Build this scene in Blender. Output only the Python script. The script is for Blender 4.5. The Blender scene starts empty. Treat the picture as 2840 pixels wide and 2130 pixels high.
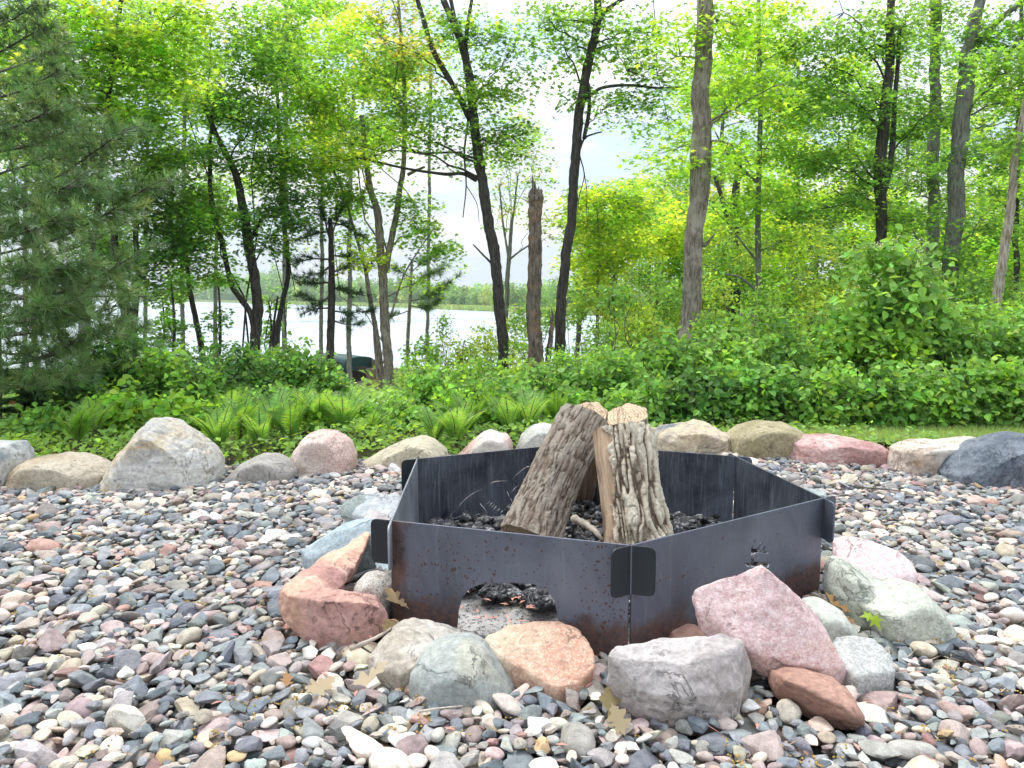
import bpy, math, random
import numpy as np
from mathutils import Vector, Matrix

# ------------------------------------------------------------------ camera, sky, sun, exposure
S = bpy.context.scene
F = 2123.0; HORIZ = 822.0; CAMZ = 0.90
PITCH = math.atan((1065 - HORIZ) / F)
cam = bpy.data.cameras.new('camera'); camo = bpy.data.objects.new('camera', cam); S.collection.objects.link(camo)
cam.sensor_width = 36.0; cam.lens = 36.0 * F / 2840.0
camo.location = (0, 0, CAMZ); camo.rotation_euler = (math.pi / 2 - PITCH, 0, 0)
cam.clip_start = 0.05; cam.clip_end = 6000
S.camera = camo
SUN_EL = math.radians(58); SUN_AZ = math.radians(-35)      # azimuth from +Y (away from the camera), negative = to the left
W = bpy.data.worlds.new('World'); S.world = W; W.use_nodes = True
nt = W.node_tree; nt.nodes.clear()
def N(t, ty, **kw):
    n = t.nodes.new(ty)
    for k, v in kw.items(): setattr(n, k, v)
    return n
out = N(nt, 'ShaderNodeOutputWorld')
sky = N(nt, 'ShaderNodeTexSky', sky_type='NISHITA', sun_disc=False)
sky.sun_elevation = SUN_EL; sky.sun_rotation = SUN_AZ
bg1 = N(nt, 'ShaderNodeBackground'); bg1.inputs['Strength'].default_value = 0.12
nt.links.new(sky.outputs[0], bg1.inputs[0])
bg2 = N(nt, 'ShaderNodeBackground'); bg2.inputs['Strength'].default_value = 1.0
tc = N(nt, 'ShaderNodeTexCoord'); mp = N(nt, 'ShaderNodeMapping'); mp.inputs['Scale'].default_value = (1.6, 1.6, 7.0)
nt.links.new(tc.outputs['Generated'], mp.inputs[0])
nz = N(nt, 'ShaderNodeTexNoise'); nz.inputs['Scale'].default_value = 2.2; nz.inputs['Detail'].default_value = 7; nz.inputs['Roughness'].default_value = 0.55
nt.links.new(mp.outputs[0], nz.inputs['Vector'])
cr = N(nt, 'ShaderNodeValToRGB'); e = cr.color_ramp.elements
e[0].position = 0.42; e[0].color = (0.66, 0.80, 0.96, 1); e[1].position = 0.60; e[1].color = (1.10, 1.10, 1.1, 1)
nt.links.new(nz.outputs[0], cr.inputs[0])
sxyz = N(nt, 'ShaderNodeSeparateXYZ'); nt.links.new(tc.outputs['Generated'], sxyz.inputs[0])       # an overcast sky is brightest overhead
mr = N(nt, 'ShaderNodeMapRange'); mr.inputs[1].default_value = 0; mr.inputs[2].default_value = 1; mr.inputs[3].default_value = .42; mr.inputs[4].default_value = 1.42
nt.links.new(sxyz.outputs[2], mr.inputs[0]); nt.links.new(mr.outputs[0], bg2.inputs['Strength']); nt.links.new(cr.outputs[0], bg2.inputs[0])
cr2 = N(nt, 'ShaderNodeValToRGB'); e = cr2.color_ramp.elements
e[0].position = 0.30; e[0].color = (0.35, 0.35, 0.35, 1); e[1].position = 0.5; e[1].color = (0.97, 0.97, 0.97, 1)
nt.links.new(nz.outputs[0], cr2.inputs[0])
mx = N(nt, 'ShaderNodeMixShader')
nt.links.new(cr2.outputs[0], mx.inputs[0]); nt.links.new(bg1.outputs[0], mx.inputs[1]); nt.links.new(bg2.outputs[0], mx.inputs[2])
nt.links.new(mx.outputs[0], out.inputs[0])
sl = bpy.data.lights.new('sun', 'SUN'); sl.energy = 1.5; sl.angle = math.radians(12); sl.color = (1.0, 0.965, 0.90)
so = bpy.data.objects.new('sun', sl); S.collection.objects.link(so)
sd = Vector((math.sin(SUN_AZ) * math.cos(SUN_EL), math.cos(SUN_AZ) * math.cos(SUN_EL), math.sin(SUN_EL)))
so.rotation_euler = sd.to_track_quat('Z', 'Y').to_euler(); so.location = (0, 0, 30)
S.view_settings.view_transform = 'Standard'; S.view_settings.look = 'None'; S.view_settings.exposure = 1.02; S.view_settings.gamma = 1
S.cycles.use_denoising = True; S.cycles.max_bounces = 8; S.cycles.diffuse_bounces = 6; S.cycles.transmission_bounces = 6
S.cycles.glossy_bounces = 3; S.cycles.use_adaptive_sampling = True; S.cycles.adaptive_threshold = 0.02

# ------------------------------------------------------------------ helpers
RN = np.random.default_rng(7); random.seed(7)
VF = F * 2212 / 2840; KV = 2840 / 2212
cp, sp = math.cos(PITCH), math.sin(PITCH)
def ray(vx, vy):
    """direction through a point of the picture, in units of a 2212-wide picture"""
    X = (vx * KV - 1420) / F; Y = (1065 - vy * KV) / F
    return np.array([X, cp + Y * sp, -sp + Y * cp])
CAM = np.array([0, 0, CAMZ])
def V(vx, vy, d): r = ray(vx, vy); return CAM + r * (d / r[1])
def VZ(vx, vy, z): r = ray(vx, vy); return CAM + r * ((z - CAMZ) / r[2])
def smooth(t): t = np.clip(t, 0, 1); return t * t * (3 - 2 * t)
def _h(i, j, k, s):
    n = (i.astype(np.int64) * 73856093) ^ (j.astype(np.int64) * 19349663) ^ (k.astype(np.int64) * 83492791) ^ (s * 2654435)
    n = (n ^ (n >> 13)) * 1274126177 & 0xffffffff; n = (n ^ (n >> 16)) * 2246822519 & 0xffffffff
    return ((n ^ (n >> 15)) & 0xffffff) / float(0xffffff) * 2 - 1
def vnoise(P, s=0):
    I = np.floor(P); f = P - I; f = f * f * f * (f * (f * 6 - 15) + 10); I = I.astype(np.int64); r = 0
    for a in (0, 1):
        for b in (0, 1):
            for c in (0, 1):
                w = (f[:, 0] if a else 1 - f[:, 0]) * (f[:, 1] if b else 1 - f[:, 1]) * (f[:, 2] if c else 1 - f[:, 2])
                r = r + w * _h(I[:, 0] + a, I[:, 1] + b, I[:, 2] + c, s)
    return r
def fbm(P, sc, o=4, s=0, g=0.5):
    r = 0; a = 1.0
    for k in range(o): r = r + a * vnoise(P * sc + 17.3 * k, s + k); sc = sc * 2.03; a *= g
    return r
def tz(x, y):
    """height of the ground"""
    x = np.asarray(x, float); y = np.asarray(y, float)
    a = np.interp(y, [5.0, 8, 14, 30, 45, 52, 70], [0, -.30, -1.0, -2.7, -3.45, -3.9, -5.2])
    b = np.interp(y, [5.8, 9, 20, 60, 200], [0, -.12, -.7, -1.2, -2.0])
    w = smooth((x - (.06 * y + .7)) / (.16 * y + .7))
    ys = np.interp(x, [-900, -315, -50, -6, 20, 50], [800, 735, 330, 240, 190, 60])
    far = -5.2 + smooth((y - ys + 10) / 14) * 1.9 + np.clip(y - ys - 10, 0, 400) * .02
    z = a * (1 - w) + b * w
    return np.where(y > 60, np.maximum(z, far), z)
def link(o): S.collection.objects.link(o); return o
def tag(o, label=None, cat=None, group=None, kind=None):
    if label: o['label'] = label
    if cat: o['category'] = cat
    if group: o['group'] = group
    if kind: o['kind'] = kind
    return o
def mk(name, v, faces, mat, parent=None, col=None, smooth_=False, loc=None, mats=None, mi=None):
    """faces: array (n,k) or a list of such arrays; col: per-vertex rgb"""
    if not isinstance(faces, list): faces = [faces]
    v = np.asarray(v, np.float32)
    if loc is not None: v = v - np.asarray(loc, np.float32)
    me = bpy.data.meshes.new(name)
    me.vertices.add(len(v)); me.vertices.foreach_set('co', v.ravel())
    li = np.concatenate([np.asarray(f).ravel() for f in faces]).astype(np.int32)
    lt = np.concatenate([np.full(len(f), np.asarray(f).shape[1]) for f in faces]).astype(np.int32)
    ls = np.concatenate([[0], np.cumsum(lt)[:-1]]).astype(np.int32)
    me.loops.add(len(li)); me.loops.foreach_set('vertex_index', li)
    me.polygons.add(len(lt)); me.polygons.foreach_set('loop_start', ls); me.polygons.foreach_set('loop_total', lt)
    me.polygons.foreach_set('use_smooth', np.full(len(lt), bool(smooth_)))
    for m in (mats or [mat]): me.materials.append(m)
    if mi is not None: me.polygons.foreach_set('material_index', np.asarray(mi, np.int32))
    if col is not None:
        a = me.color_attributes.new('Col', 'FLOAT_COLOR', 'POINT')
        c = np.ones((len(v), 4), np.float32); c[:, :3] = col; a.data.foreach_set('color', c.ravel())
    me.update(calc_edges=True); me.validate()
    o = link(bpy.data.objects.new(name, me))
    if loc is not None: o.location = tuple(float(q) for q in loc)
    if parent is not None:
        o.parent = parent
        if loc is not None: o.location = tuple(float(a - b) for a, b in zip(loc, parent.location))
        elif parent.type == 'EMPTY': o.location = tuple(-q for q in parent.location)
    return o
def empty(name, loc, label=None, cat=None, group=None):
    o = link(bpy.data.objects.new(name, None)); o.location = tuple(float(q) for q in loc); o.empty_display_size = .1
    return tag(o, label, cat, group)
class MB:
    """collects vertices and faces of one mesh"""
    def __init__(s): s.v = []; s.f = {}; s.c = []; s.n = 0
    def add(s, v, f, c=None):
        v = np.asarray(v, float)
        for a in (f if isinstance(f, list) else [f]):
            a = np.asarray(a); s.f.setdefault(a.shape[1], []).append(a + s.n)
        s.v.append(v); s.n += len(v)
        if c is not None: s.c.append(np.broadcast_to(np.asarray(c, float), (len(v), 3)))
    def make(s, name, mat, parent=None, sm=False, loc=None):
        if not s.v: return None
        return mk(name, np.concatenate(s.v), [np.concatenate(a) for a in s.f.values()], mat, parent, np.concatenate(s.c) if s.c else None, sm, loc)
def tube(P, R, n=8, seed=0, rough=0.0, cap=True):
    P = np.asarray(P, float); R = np.asarray(R, float); m = len(P)
    T = np.gradient(P, axis=0); T /= np.linalg.norm(T, axis=1)[:, None] + 1e-9
    u = np.cross(T[0], [0, 1, .1]); u /= np.linalg.norm(u) + 1e-9; U = []
    for t in T: u = u - t * (u @ t); u /= np.linalg.norm(u) + 1e-9; U.append(u)
    U = np.array(U); B = np.cross(T, U); a = np.arange(n) / n * 2 * np.pi
    v = P[:, None] + R[:, None, None] * (np.cos(a)[None, :, None] * U[:, None] + np.sin(a)[None, :, None] * B[:, None])
    if rough:
        q = v.reshape(-1, 3); nn = q - np.repeat(P, n, 0); nn /= np.linalg.norm(nn, axis=1)[:, None] + 1e-9
        d = fbm(q * np.array([1, 1, .22]), 1 / (R.mean() * .28), 3, seed) * np.repeat(R, n) * rough
        v = (q + nn * d[:, None]).reshape(v.shape)
    i = np.arange(m - 1)[:, None] * n; j = np.arange(n)[None]; k = (j + 1) % n
    f = np.stack([i + j, i + k, i + n + k, i + n + j], -1).reshape(-1, 4)
    v = v.reshape(-1, 3); fs = [f]
    if cap:
        v = np.concatenate([v, P[:1], P[-1:]]); a0 = m * n
        j = np.arange(n); fs = [f, np.concatenate([np.stack([np.full(n, a0), (j + 1) % n, j], -1), np.stack([np.full(n, a0 + 1), (m - 1) * n + j, (m - 1) * n + (j + 1) % n], -1)])]
    return v, fs
def catmull(P, n):
    P = np.asarray(P, float)
    if len(P) == 2: t = np.linspace(0, 1, n)[:, None]; return P[0] * (1 - t) + P[1] * t
    Q = np.vstack([2 * P[0] - P[1], P, 2 * P[-1] - P[-2]]); out = []
    for s in np.linspace(0, len(P) - 1 - 1e-6, n):
        i = int(s); t = s - i; a, b, c, d = Q[i:i + 4]
        out.append(.5 * (2 * b + (c - a) * t + (2 * a - 5 * b + 4 * c - d) * t * t + (-a + 3 * b - 3 * c + d) * t ** 3))
    return np.array(out)

# ------------------------------------------------------------------ materials
def newmat(name):
    m = bpy.data.materials.new(name); m.use_nodes = True; t = m.node_tree; t.nodes.clear()
    o = N(t, 'ShaderNodeOutputMaterial'); b = N(t, 'ShaderNodeBsdfPrincipled'); t.links.new(b.outputs[0], o.inputs[0])
    return m, t, b, o
def noise(t, vec, sc, det=4, ro=.55, dist=0):
    n = N(t, 'ShaderNodeTexNoise'); n.inputs['Scale'].default_value = sc; n.inputs['Detail'].default_value = det
    n.inputs['Roughness'].default_value = ro; n.inputs['Distortion'].default_value = dist; t.links.new(vec, n.inputs['Vector']); return n.outputs[0]
def ramp(t, fac, stops):
    r = N(t, 'ShaderNodeValToRGB'); e = r.color_ramp.elements
    while len(e) < len(stops): e.new(.5)
    for k, (p, c) in enumerate(stops): e[k].position = p; e[k].color = (tuple(c) if hasattr(c, '__len__') else (c, c, c)) + (1,)
    t.links.new(fac, r.inputs[0]); return r.outputs[0]
def mix(t, fac, a, b, mode='MIX'):
    m = N(t, 'ShaderNodeMix', data_type='RGBA', blend_type=mode)
    for s, k in ((fac, 0), (a, 6), (b, 7)):
        if hasattr(s, 'is_output'): t.links.new(s, m.inputs[k])
        else: m.inputs[k].default_value = s if k == 0 else tuple(s) + (1,)
    return m.outputs[2]
def math_(t, op, a, b):
    m = N(t, 'ShaderNodeMath', operation=op)
    for k, s in enumerate((a, b)):
        if hasattr(s, 'is_output'): t.links.new(s, m.inputs[k])
        else: m.inputs[k].default_value = s
    return m.outputs[0]
def objvec(t, scale=(1, 1, 1), off=(0, 0, 0), rot=(0, 0, 0)):
    c = N(t, 'ShaderNodeTexCoord'); m = N(t, 'ShaderNodeMapping'); m.inputs['Scale'].default_value = scale
    m.inputs['Location'].default_value = off; m.inputs['Rotation'].default_value = rot
    t.links.new(c.outputs['Object'], m.inputs[0]); return m.outputs[0]
def bump(t, b, h, st=.3, dist=.01):
    n = N(t, 'ShaderNodeBump'); n.inputs['Strength'].default_value = st; n.inputs['Distance'].default_value = dist
    t.links.new(h, n.inputs['Height']); t.links.new(n.outputs[0], b.inputs['Normal'])
def rock_mat(name, c1, c2, c3=None, speck=None, sc=6, vein=None, rough=.85, spk=.42, bands=None, top=None):
    dk = lambda c: None if c is None else tuple(max(.02, (q * .88 - .010)) for q in c)
    c1, c2, c3, speck, vein, bands = map(dk, (c1, c2, c3, speck, vein, bands)); top = top and (top[0], top[1], dk(top[2]))
    m, t, b, o = newmat(name); off = (random.random() * 9, random.random() * 9, random.random() * 9)
    v = objvec(t, off=off); n1 = noise(t, v, sc, 6, .6, .6)
    col = ramp(t, n1, [(.36, c1), (.62, c2)])
    if c3 is not None: col = mix(t, ramp(t, noise(t, objvec(t, off=off[::-1]), sc * .55, 4, .5, .4), [(.52, 0), (.60, 1)]), col, c3)
    if bands is not None:
        vb = objvec(t, scale=(3, 3, 14), off=off, rot=(.5, .7, .3)); col = mix(t, ramp(t, noise(t, vb, 3, 5, .6, .8), [(.5, 0), (.58, .8)]), col, bands)
    if speck is not None: col = mix(t, ramp(t, noise(t, v, 190, 3, .75), [(spk, .72), (spk + .10, 0)]), col, speck)
    if vein is not None:
        ln = ramp(t, noise(t, v, 2.2, 5, .55, 1.2), [(.492, 0), (.4985, 1), (.5015, 1), (.508, 0)])
        msk = math_(t, 'MULTIPLY', ln, ramp(t, noise(t, v, 3), [(.50, 0), (.60, .6)]))
        col = mix(t, msk, col, vein)
    if top is not None:
        sz = N(t, 'ShaderNodeSeparateXYZ'); t.links.new(objvec(t), sz.inputs[0]); hh = math_(t, 'ADD', math_(t, 'MULTIPLY', sz.outputs[2], 2.0), math_(t, 'MULTIPLY', n1, .35)); col = mix(t, ramp(t, hh, [(top[0], 0), (top[1], 1)]), col, top[2])
    fine = noise(t, v, 60, 6, .7); col = mix(t, .7, col, ramp(t, fine, [(.3, .27), (.7, .74)]), 'OVERLAY')
    pit = noise(t, v, 34, 2, .4); col = mix(t, ramp(t, pit, [(.27, .55), (.31, 0)]), col, tuple(q * .45 for q in c1))
    crk = ramp(t, noise(t, v, 4.5, 7, .62, .9), [(.488, 0), (.4985, 1), (.5015, 1), (.512, 0)]); crk = math_(t, 'MULTIPLY', crk, ramp(t, noise(t, v, 5.5), [(.5, 0), (.58, .6)])); col = mix(t, crk, col, tuple(q * .5 for q in c1))
    t.links.new(col, b.inputs['Base Color']); b.inputs['Roughness'].default_value = rough
    b.inputs['Specular IOR Level'].default_value = .3
    h = math_(t, 'ADD', math_(t, 'MULTIPLY', noise(t, v, 22, 8, .65), 1.0), math_(t, 'MULTIPLY', fine, .4))
    h = math_(t, 'SUBTRACT', h, math_(t, 'MULTIPLY', crk, .8)); bump(t, b, h, .8, .012); return m
def leaf_mat(name, trans=.45, gain=1.35, spec=.35):
    m, t, b, o = newmat(name); a = N(t, 'ShaderNodeAttribute', attribute_name='Col')
    t.links.new(a.outputs[0], b.inputs['Base Color']); b.inputs['Roughness'].default_value = .5; b.inputs['Specular IOR Level'].default_value = spec
    tr = N(t, 'ShaderNodeBsdfTranslucent'); t.links.new(mix(t, 1.0, a.outputs[0], (gain * 1.25, gain, gain * .55), 'MULTIPLY'), tr.inputs[0])
    ms = N(t, 'ShaderNodeMixShader'); ms.inputs[0].default_value = trans
    t.links.new(b.outputs[0], ms.inputs[1]); t.links.new(tr.outputs[0], ms.inputs[2]); t.links.new(ms.outputs[0], o.inputs[0]); return m
def bark_mat(name, c1, c2, c3=None, st=.9, sc=9):
    m, t, b, o = newmat(name); v = objvec(t, scale=(1, 1, .16), off=(random.random() * 5, 0, 0)); n = noise(t, v, sc * 4, 6, .65, .3)
    col = ramp(t, n, [(.38, c1), (.60, c2)])
    if c3 is not None: col = mix(t, ramp(t, noise(t, objvec(t), 5, 5, .6), [(.52, 0), (.62, .8)]), col, c3)
    t.links.new(col, b.inputs['Base Color']); b.inputs['Roughness'].default_value = .9; b.inputs['Specular IOR Level'].default_value = .15
    bump(t, b, n, st, .03); return m
def plain_mat(name, c1, c2, sc=20, rough=.8, bst=.3, spec=.3, metal=0, scale=(1, 1, 1)):
    m, t, b, o = newmat(name); n = noise(t, objvec(t, scale=scale), sc, 6, .6); t.links.new(ramp(t, n, [(.35, c1), (.65, c2)]), b.inputs['Base Color'])
    b.inputs['Roughness'].default_value = rough; b.inputs['Specular IOR Level'].default_value = spec; b.inputs['Metallic'].default_value = metal
    bump(t, b, n, bst, .01); return m
def stone_mat(name):
    m, t, b, o = newmat(name); a = N(t, 'ShaderNodeAttribute', attribute_name='Col'); v = objvec(t)
    col = mix(t, .75, a.outputs[0], ramp(t, noise(t, v, 38, 5, .65), [(.3, .27), (.7, .73)]), 'OVERLAY')
    col = mix(t, ramp(t, noise(t, v, 260, 2, .6), [(.32, .5), (.42, 0)]), col, mix(t, 1, a.outputs[0], (1.7, 1.7, 1.7), 'MULTIPLY'))
    t.links.new(col, b.inputs['Base Color']); b.inputs['Roughness'].default_value = .78; b.inputs['Specular IOR Level'].default_value = .3
    bump(t, b, noise(t, v, 90, 6, .65), .5, .006); return m
M = dict(
    leaf=leaf_mat('maple_leaf', .60, 1.8), shrubleaf=leaf_mat('shrub_leaf', .46, 1.5), needle=leaf_mat('pine_needle', .18, 1.1, .4), fern=leaf_mat('fern_frond', .45, 1.6), grass=leaf_mat('grass_blade', .4, 1.3),
    bark_dark=bark_mat('dark_bark', (.035, .03, .027), (.10, .088, .078)), bark_brown=bark_mat('furrowed_brown_bark', (.12, .095, .075), (.33, .285, .235), (.38, .34, .28)),
    bark_grey=bark_mat('grey_bark', (.09, .085, .075), (.25, .245, .21), (.20, .23, .17)), bark_pale=bark_mat('peeled_pale_wood', (.22, .17, .12), (.52, .46, .38)),
    bark_snag=bark_mat('weathered_snag', (.085, .065, .052), (.25, .20, .165), (.30, .19, .12)), twig=plain_mat('twig', (.06, .05, .04), (.13, .11, .09)),
    stone=stone_mat('gravel_stone_surface'))

# ------------------------------------------------------------------ ground, lake
def ground_mat():
    m, t, b, o = newmat('forest_floor'); v = objvec(t)
    c = ramp(t, noise(t, v, 1.3, 8, .65), [(.35, (.035, .045, .014)), (.5, (.05, .075, .018)), (.65, (.09, .07, .04))])
    g = mix(t, ramp(t, noise(t, v, 30, 5, .7), [(.4, 0), (.6, .7)]), c, (.10, .08, .05))
    t.links.new(g, b.inputs['Base Color']); b.inputs['Roughness'].default_value = .95; b.inputs['Specular IOR Level'].default_value = .1
    bump(t, b, noise(t, v, 18, 8, .7), .7, .05); return m
def grid(xs, ys, zf):
    X, Y = np.meshgrid(xs, ys); v = np.stack([X, Y, zf(X, Y)], -1).reshape(-1, 3); nx, ny = len(xs), len(ys)
    i = np.arange(ny - 1)[:, None] * nx + np.arange(nx - 1)[None]
    return v, np.stack([i, i + 1, i + nx + 1, i + nx], -1).reshape(-1, 4)
g_ = np.sinh(np.linspace(-6.1, 6.1, 181)) / math.sinh(6.1) * 1500
yy = np.concatenate([-np.geomspace(300, 4, 10), np.arange(-3, 30, .5), np.arange(30, 75, 1.5), np.geomspace(76, 3500, 60)])
v, f = grid(g_, yy, lambda x, y: tz(x, y) - .10 * (y < 4.9) + .05 * fbm(np.stack([x.ravel(), y.ravel(), 0 * x.ravel()], -1), .9, 3, 3).reshape(x.shape) * smooth((y - 6) / 4))
tag(mk('ground', v, f, ground_mat(), smooth_=True), kind='structure')
def water_mat():
    m, t, b, o = newmat('lake_water'); b.inputs['Base Color'].default_value = (.42, .47, .51, 1); b.inputs['Roughness'].default_value = .18
    st = noise(t, objvec(t, scale=(.012, .05, 1)), 1, 5, .6, .4); t.links.new(ramp(t, st, [(.38, .07), (.62, .42)]), b.inputs['Roughness']); t.links.new(ramp(t, noise(t, objvec(t, scale=(.05, .22, 1)), 1, 6, .65, .3), [(.38, (.33, .39, .45)), (.62, (.50, .54, .57))]), b.inputs['Base Color']); b.inputs['IOR'].default_value = 1.33; b.inputs['Specular IOR Level'].default_value = .9  # sky sheen and ripples are put into the base colour as pale streaks
    n = math_(t, 'ADD', noise(t, objvec(t, scale=(.25, 1, 1)), 2.4, 5, .6, .4), math_(t, 'MULTIPLY', noise(t, objvec(t, scale=(.2, .5, 1)), .12, 3), 1.2))
    bump(t, b, n, .8, .5); return m
v, f = grid(np.linspace(-1600, 900, 12), np.concatenate([[38], np.geomspace(50, 2500, 12)]), lambda x, y: x * 0 - 3.6)
tag(mk('lake_water', v, f, water_mat()), kind='structure')
# bed sheet under the gravel
P = np.array([VZ(-150, 1075, 0)[:2], VZ(-150, 1045, 0)[:2]])
def bed_mat():
    return plain_mat('gravel_bed_grit', (.035, .032, .03), (.11, .10, .09), 60, .95, .8, .1)
v, f = grid(np.linspace(-4.2, 4.4, 60), np.linspace(.6, 4.75, 40), lambda x, y: -.088 + .006 * fbm(np.stack([x.ravel(), y.ravel(), 0 * x.ravel()], -1), 4, 3, 5).reshape(x.shape))
tag(mk('gravel_bed', v, f, bed_mat(), smooth_=True), kind='structure')

# ------------------------------------------------------------------ stones
def ico(n):
    import bmesh
    bm = bmesh.new(); bmesh.ops.create_icosphere(bm, subdivisions=n, radius=1); v = np.array([q.co[:] for q in bm.verts]); f = np.array([[q.index for q in p.verts] for p in bm.faces]); bm.free()
    return v / np.linalg.norm(v, axis=1)[:, None], f
ICO = {k: ico(k) for k in (2, 3, 4)}
def stone_shape(sub, angular, seed):
    """unit stone: directions pushed out to the nearest of a few random planes"""
    r = np.random.default_rng(seed); D, fc = ICO[sub]
    if angular: nn = r.normal(size=(r.integers(8, 13), 3)); h = r.uniform(.55, 1.0, len(nn)); kk = 70
    else: nn = r.normal(size=(26, 3)); h = r.uniform(.86, 1.0, len(nn)); kk = 7
    nn /= np.linalg.norm(nn, axis=1)[:, None]
    q = np.clip(D @ nn.T, .02, None) / h; t = np.mean(q ** kk, 1) ** (-1 / kk); t = np.minimum(t, 1.5) * (.78 if angular else .72)
    v = D * t[:, None]; v *= (1 + (.018 if angular else .035) * fbm(v, 2.2, 4, seed))[:, None]
    return v / np.abs(v).max(0), fc

HULLS = []      # footprints of large rocks, kept free of gravel: (polygon of ground points)
def hull_mesh(parts, vox, sm, noise_=(.012, 5, .004, 22), seed=1, flat=0, name='rock'):
    """parts: lists of 3-D points; union of their hulls, worn at the edges, roughened"""
    import bmesh
    bm = bmesh.new()
    for pts in parts:
        vs = [bm.verts.new(p) for p in pts]; r = bmesh.ops.convex_hull(bm, input=vs)
        bmesh.ops.delete(bm, geom=[g for g in r['geom_interior'] if isinstance(g, bmesh.types.BMVert)], context='VERTS')
    bmesh.ops.recalc_face_normals(bm, faces=bm.faces[:])
    me = bpy.data.meshes.new('tmp'); bm.to_mesh(me); bm.free(); o = link(bpy.data.objects.new('tmp', me))
    md = o.modifiers.new('r', 'REMESH'); md.mode = 'VOXEL'; md.voxel_size = vox; md.use_smooth_shade = True
    if sm: s = o.modifiers.new('s', 'SMOOTH'); s.iterations = sm; s.factor = .5
    dg = bpy.context.evaluated_depsgraph_get(); e = o.evaluated_get(dg); m2 = bpy.data.meshes.new_from_object(e)
    bpy.data.objects.remove(o); bpy.data.meshes.remove(me)
    n = len(m2.vertices); v = np.zeros(n * 3, np.float32); m2.vertices.foreach_get('co', v); v = v.reshape(-1, 3).astype(float)
    nn = np.zeros(n * 3, np.float32); m2.vertex_normals.foreach_get('vector', nn); nn = nn.reshape(-1, 3)
    a1, s1, a2, s2 = noise_
    d = a1 * fbm(v, s1, 3, seed) + a2 * fbm(v, s2, 4, seed + 9)
    rid = 1 - np.abs(fbm(v, s1 * 1.7, 3, seed + 4)); d = d - a1 * .7 * np.clip(rid - .86, 0, 1) * 5 * (a1 > .004)
    v = v + nn * d[:, None]
    fc = np.zeros(len(m2.loops), np.int32); m2.loops.foreach_get('vertex_index', fc); lt = np.zeros(len(m2.polygons), np.int32); m2.polygons.foreach_get('loop_total', lt)
    bpy.data.meshes.remove(m2)
    return v, fc.reshape(-1, 4) if (lt == 4).all() else None, fc, lt
def rock(name, label, cat, parts, mat, vox=.008, sm=4, nz=(.012, 5, .004, 22), seed=1, group=None):
    v, f, fc, lt = hull_mesh(parts, vox, sm, nz, seed)
    if f is None:
        st = np.concatenate([[0], np.cumsum(lt)[:-1]]); f = [np.array([fc[s:s + k] for s, k in zip(st, lt) if k == kk]) for kk in sorted(set(lt))]
    c = v.mean(0); base = np.array([c[0], c[1], v[:, 2].min()])
    o = mk(name, v, f, mat, smooth_=True, loc=base); tag(o, label, cat, group)
    low = v[v[:, 2] < max(.05, v[:, 2].min() + .04)]
    if len(low) > 10: HULLS.append(low[:, :2])
    return o
def boulder_pts(outline, d, t, zb=-.08, front=.62, top=.8):
    """outline in picture units at distance d; real depth 2t; the middle ring carries the outline, smaller rings before and behind it"""
    O = np.array([V(x, y, d) for x, y in outline]); c = O.mean(0); pts = []
    for dy, s in ((0, 1), (-t * .55, .9), (t * .55, .92), (-t, front), (t, front)):
        q = c + (O - c) * [s, 1, s]; q[:, 1] += dy
        q[:, 2] = np.where(O[:, 2] < c[2] * .6, O[:, 2], q[:, 2]) if s < 1 else q[:, 2]
        pts += [tuple(p) for p in q]
    lo = min(p[2] for p in pts); 
    pts += [(p[0] * .97 + c[0] * .03, p[1], zb) for p in pts if p[2] < lo + .06]
    return pts
def gd(vy, vx=1106): return float(VZ(vx, vy, 0)[1])

bcol = dict(
  white_slate=rock_mat('pale_slate_boulder_rock', (.55, .53, .48), (.40, .42, .42), (.16, .19, .22), sc=4),
  brown=rock_mat('brown_boulder_rock', (.20, .145, .10), (.50, .40, .27), (.46, .40, .31), speck=(.6, .53, .42), sc=3.5, spk=.36),
  tall=rock_mat('grey_tan_boulder_rock', (.56, .43, .25), (.48, .46, .42), (.62, .60, .55), sc=2.6, bands=(.46, .45, .43)),
  grey=rock_mat('smooth_grey_boulder_rock', (.28, .265, .24), (.40, .37, .33), speck=(.45, .43, .40), sc=4, spk=.34),
  pinkround=rock_mat('pink_granite_boulder_rock', (.62, .52, .43), (.60, .46, .40), (.50, .30, .26), speck=(.78, .70, .62), sc=3, spk=.44),
  tan=rock_mat('tan_boulder_rock', (.42, .38, .28), (.60, .53, .39), (.50, .46, .36), sc=4),
  pink=rock_mat('rose_boulder_rock', (.52, .36, .29), (.62, .42, .37), (.62, .56, .50), sc=4),
  granite=rock_mat('white_granite_boulder_rock', (.46, .46, .41), (.62, .60, .53), speck=(.22, .23, .20), sc=8, spk=.40),
  broken=rock_mat('cracked_tan_boulder_rock', (.58, .48, .33), (.50, .42, .33), (.20, .21, .22), sc=4),
  olive=rock_mat('olive_tan_boulder_rock', (.30, .26, .15), (.50, .43, .28), speck=(.22, .19, .11), sc=5, spk=.42),
  rose=rock_mat('red_pink_boulder_rock', (.40, .23, .21), (.60, .40, .37), (.66, .48, .44), sc=3.5, bands=(.38, .20, .18)),
  cream=rock_mat('cream_pink_boulder_rock', (.60, .49, .40), (.64, .52, .43), (.68, .62, .55), sc=4, bands=(.44, .34, .27)),
  slate=rock_mat('blue_grey_slate_rock', (.105, .125, .15), (.20, .22, .25), speck=(.34, .37, .40), sc=5, spk=.32, vein=(.45, .45, .43)))
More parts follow.
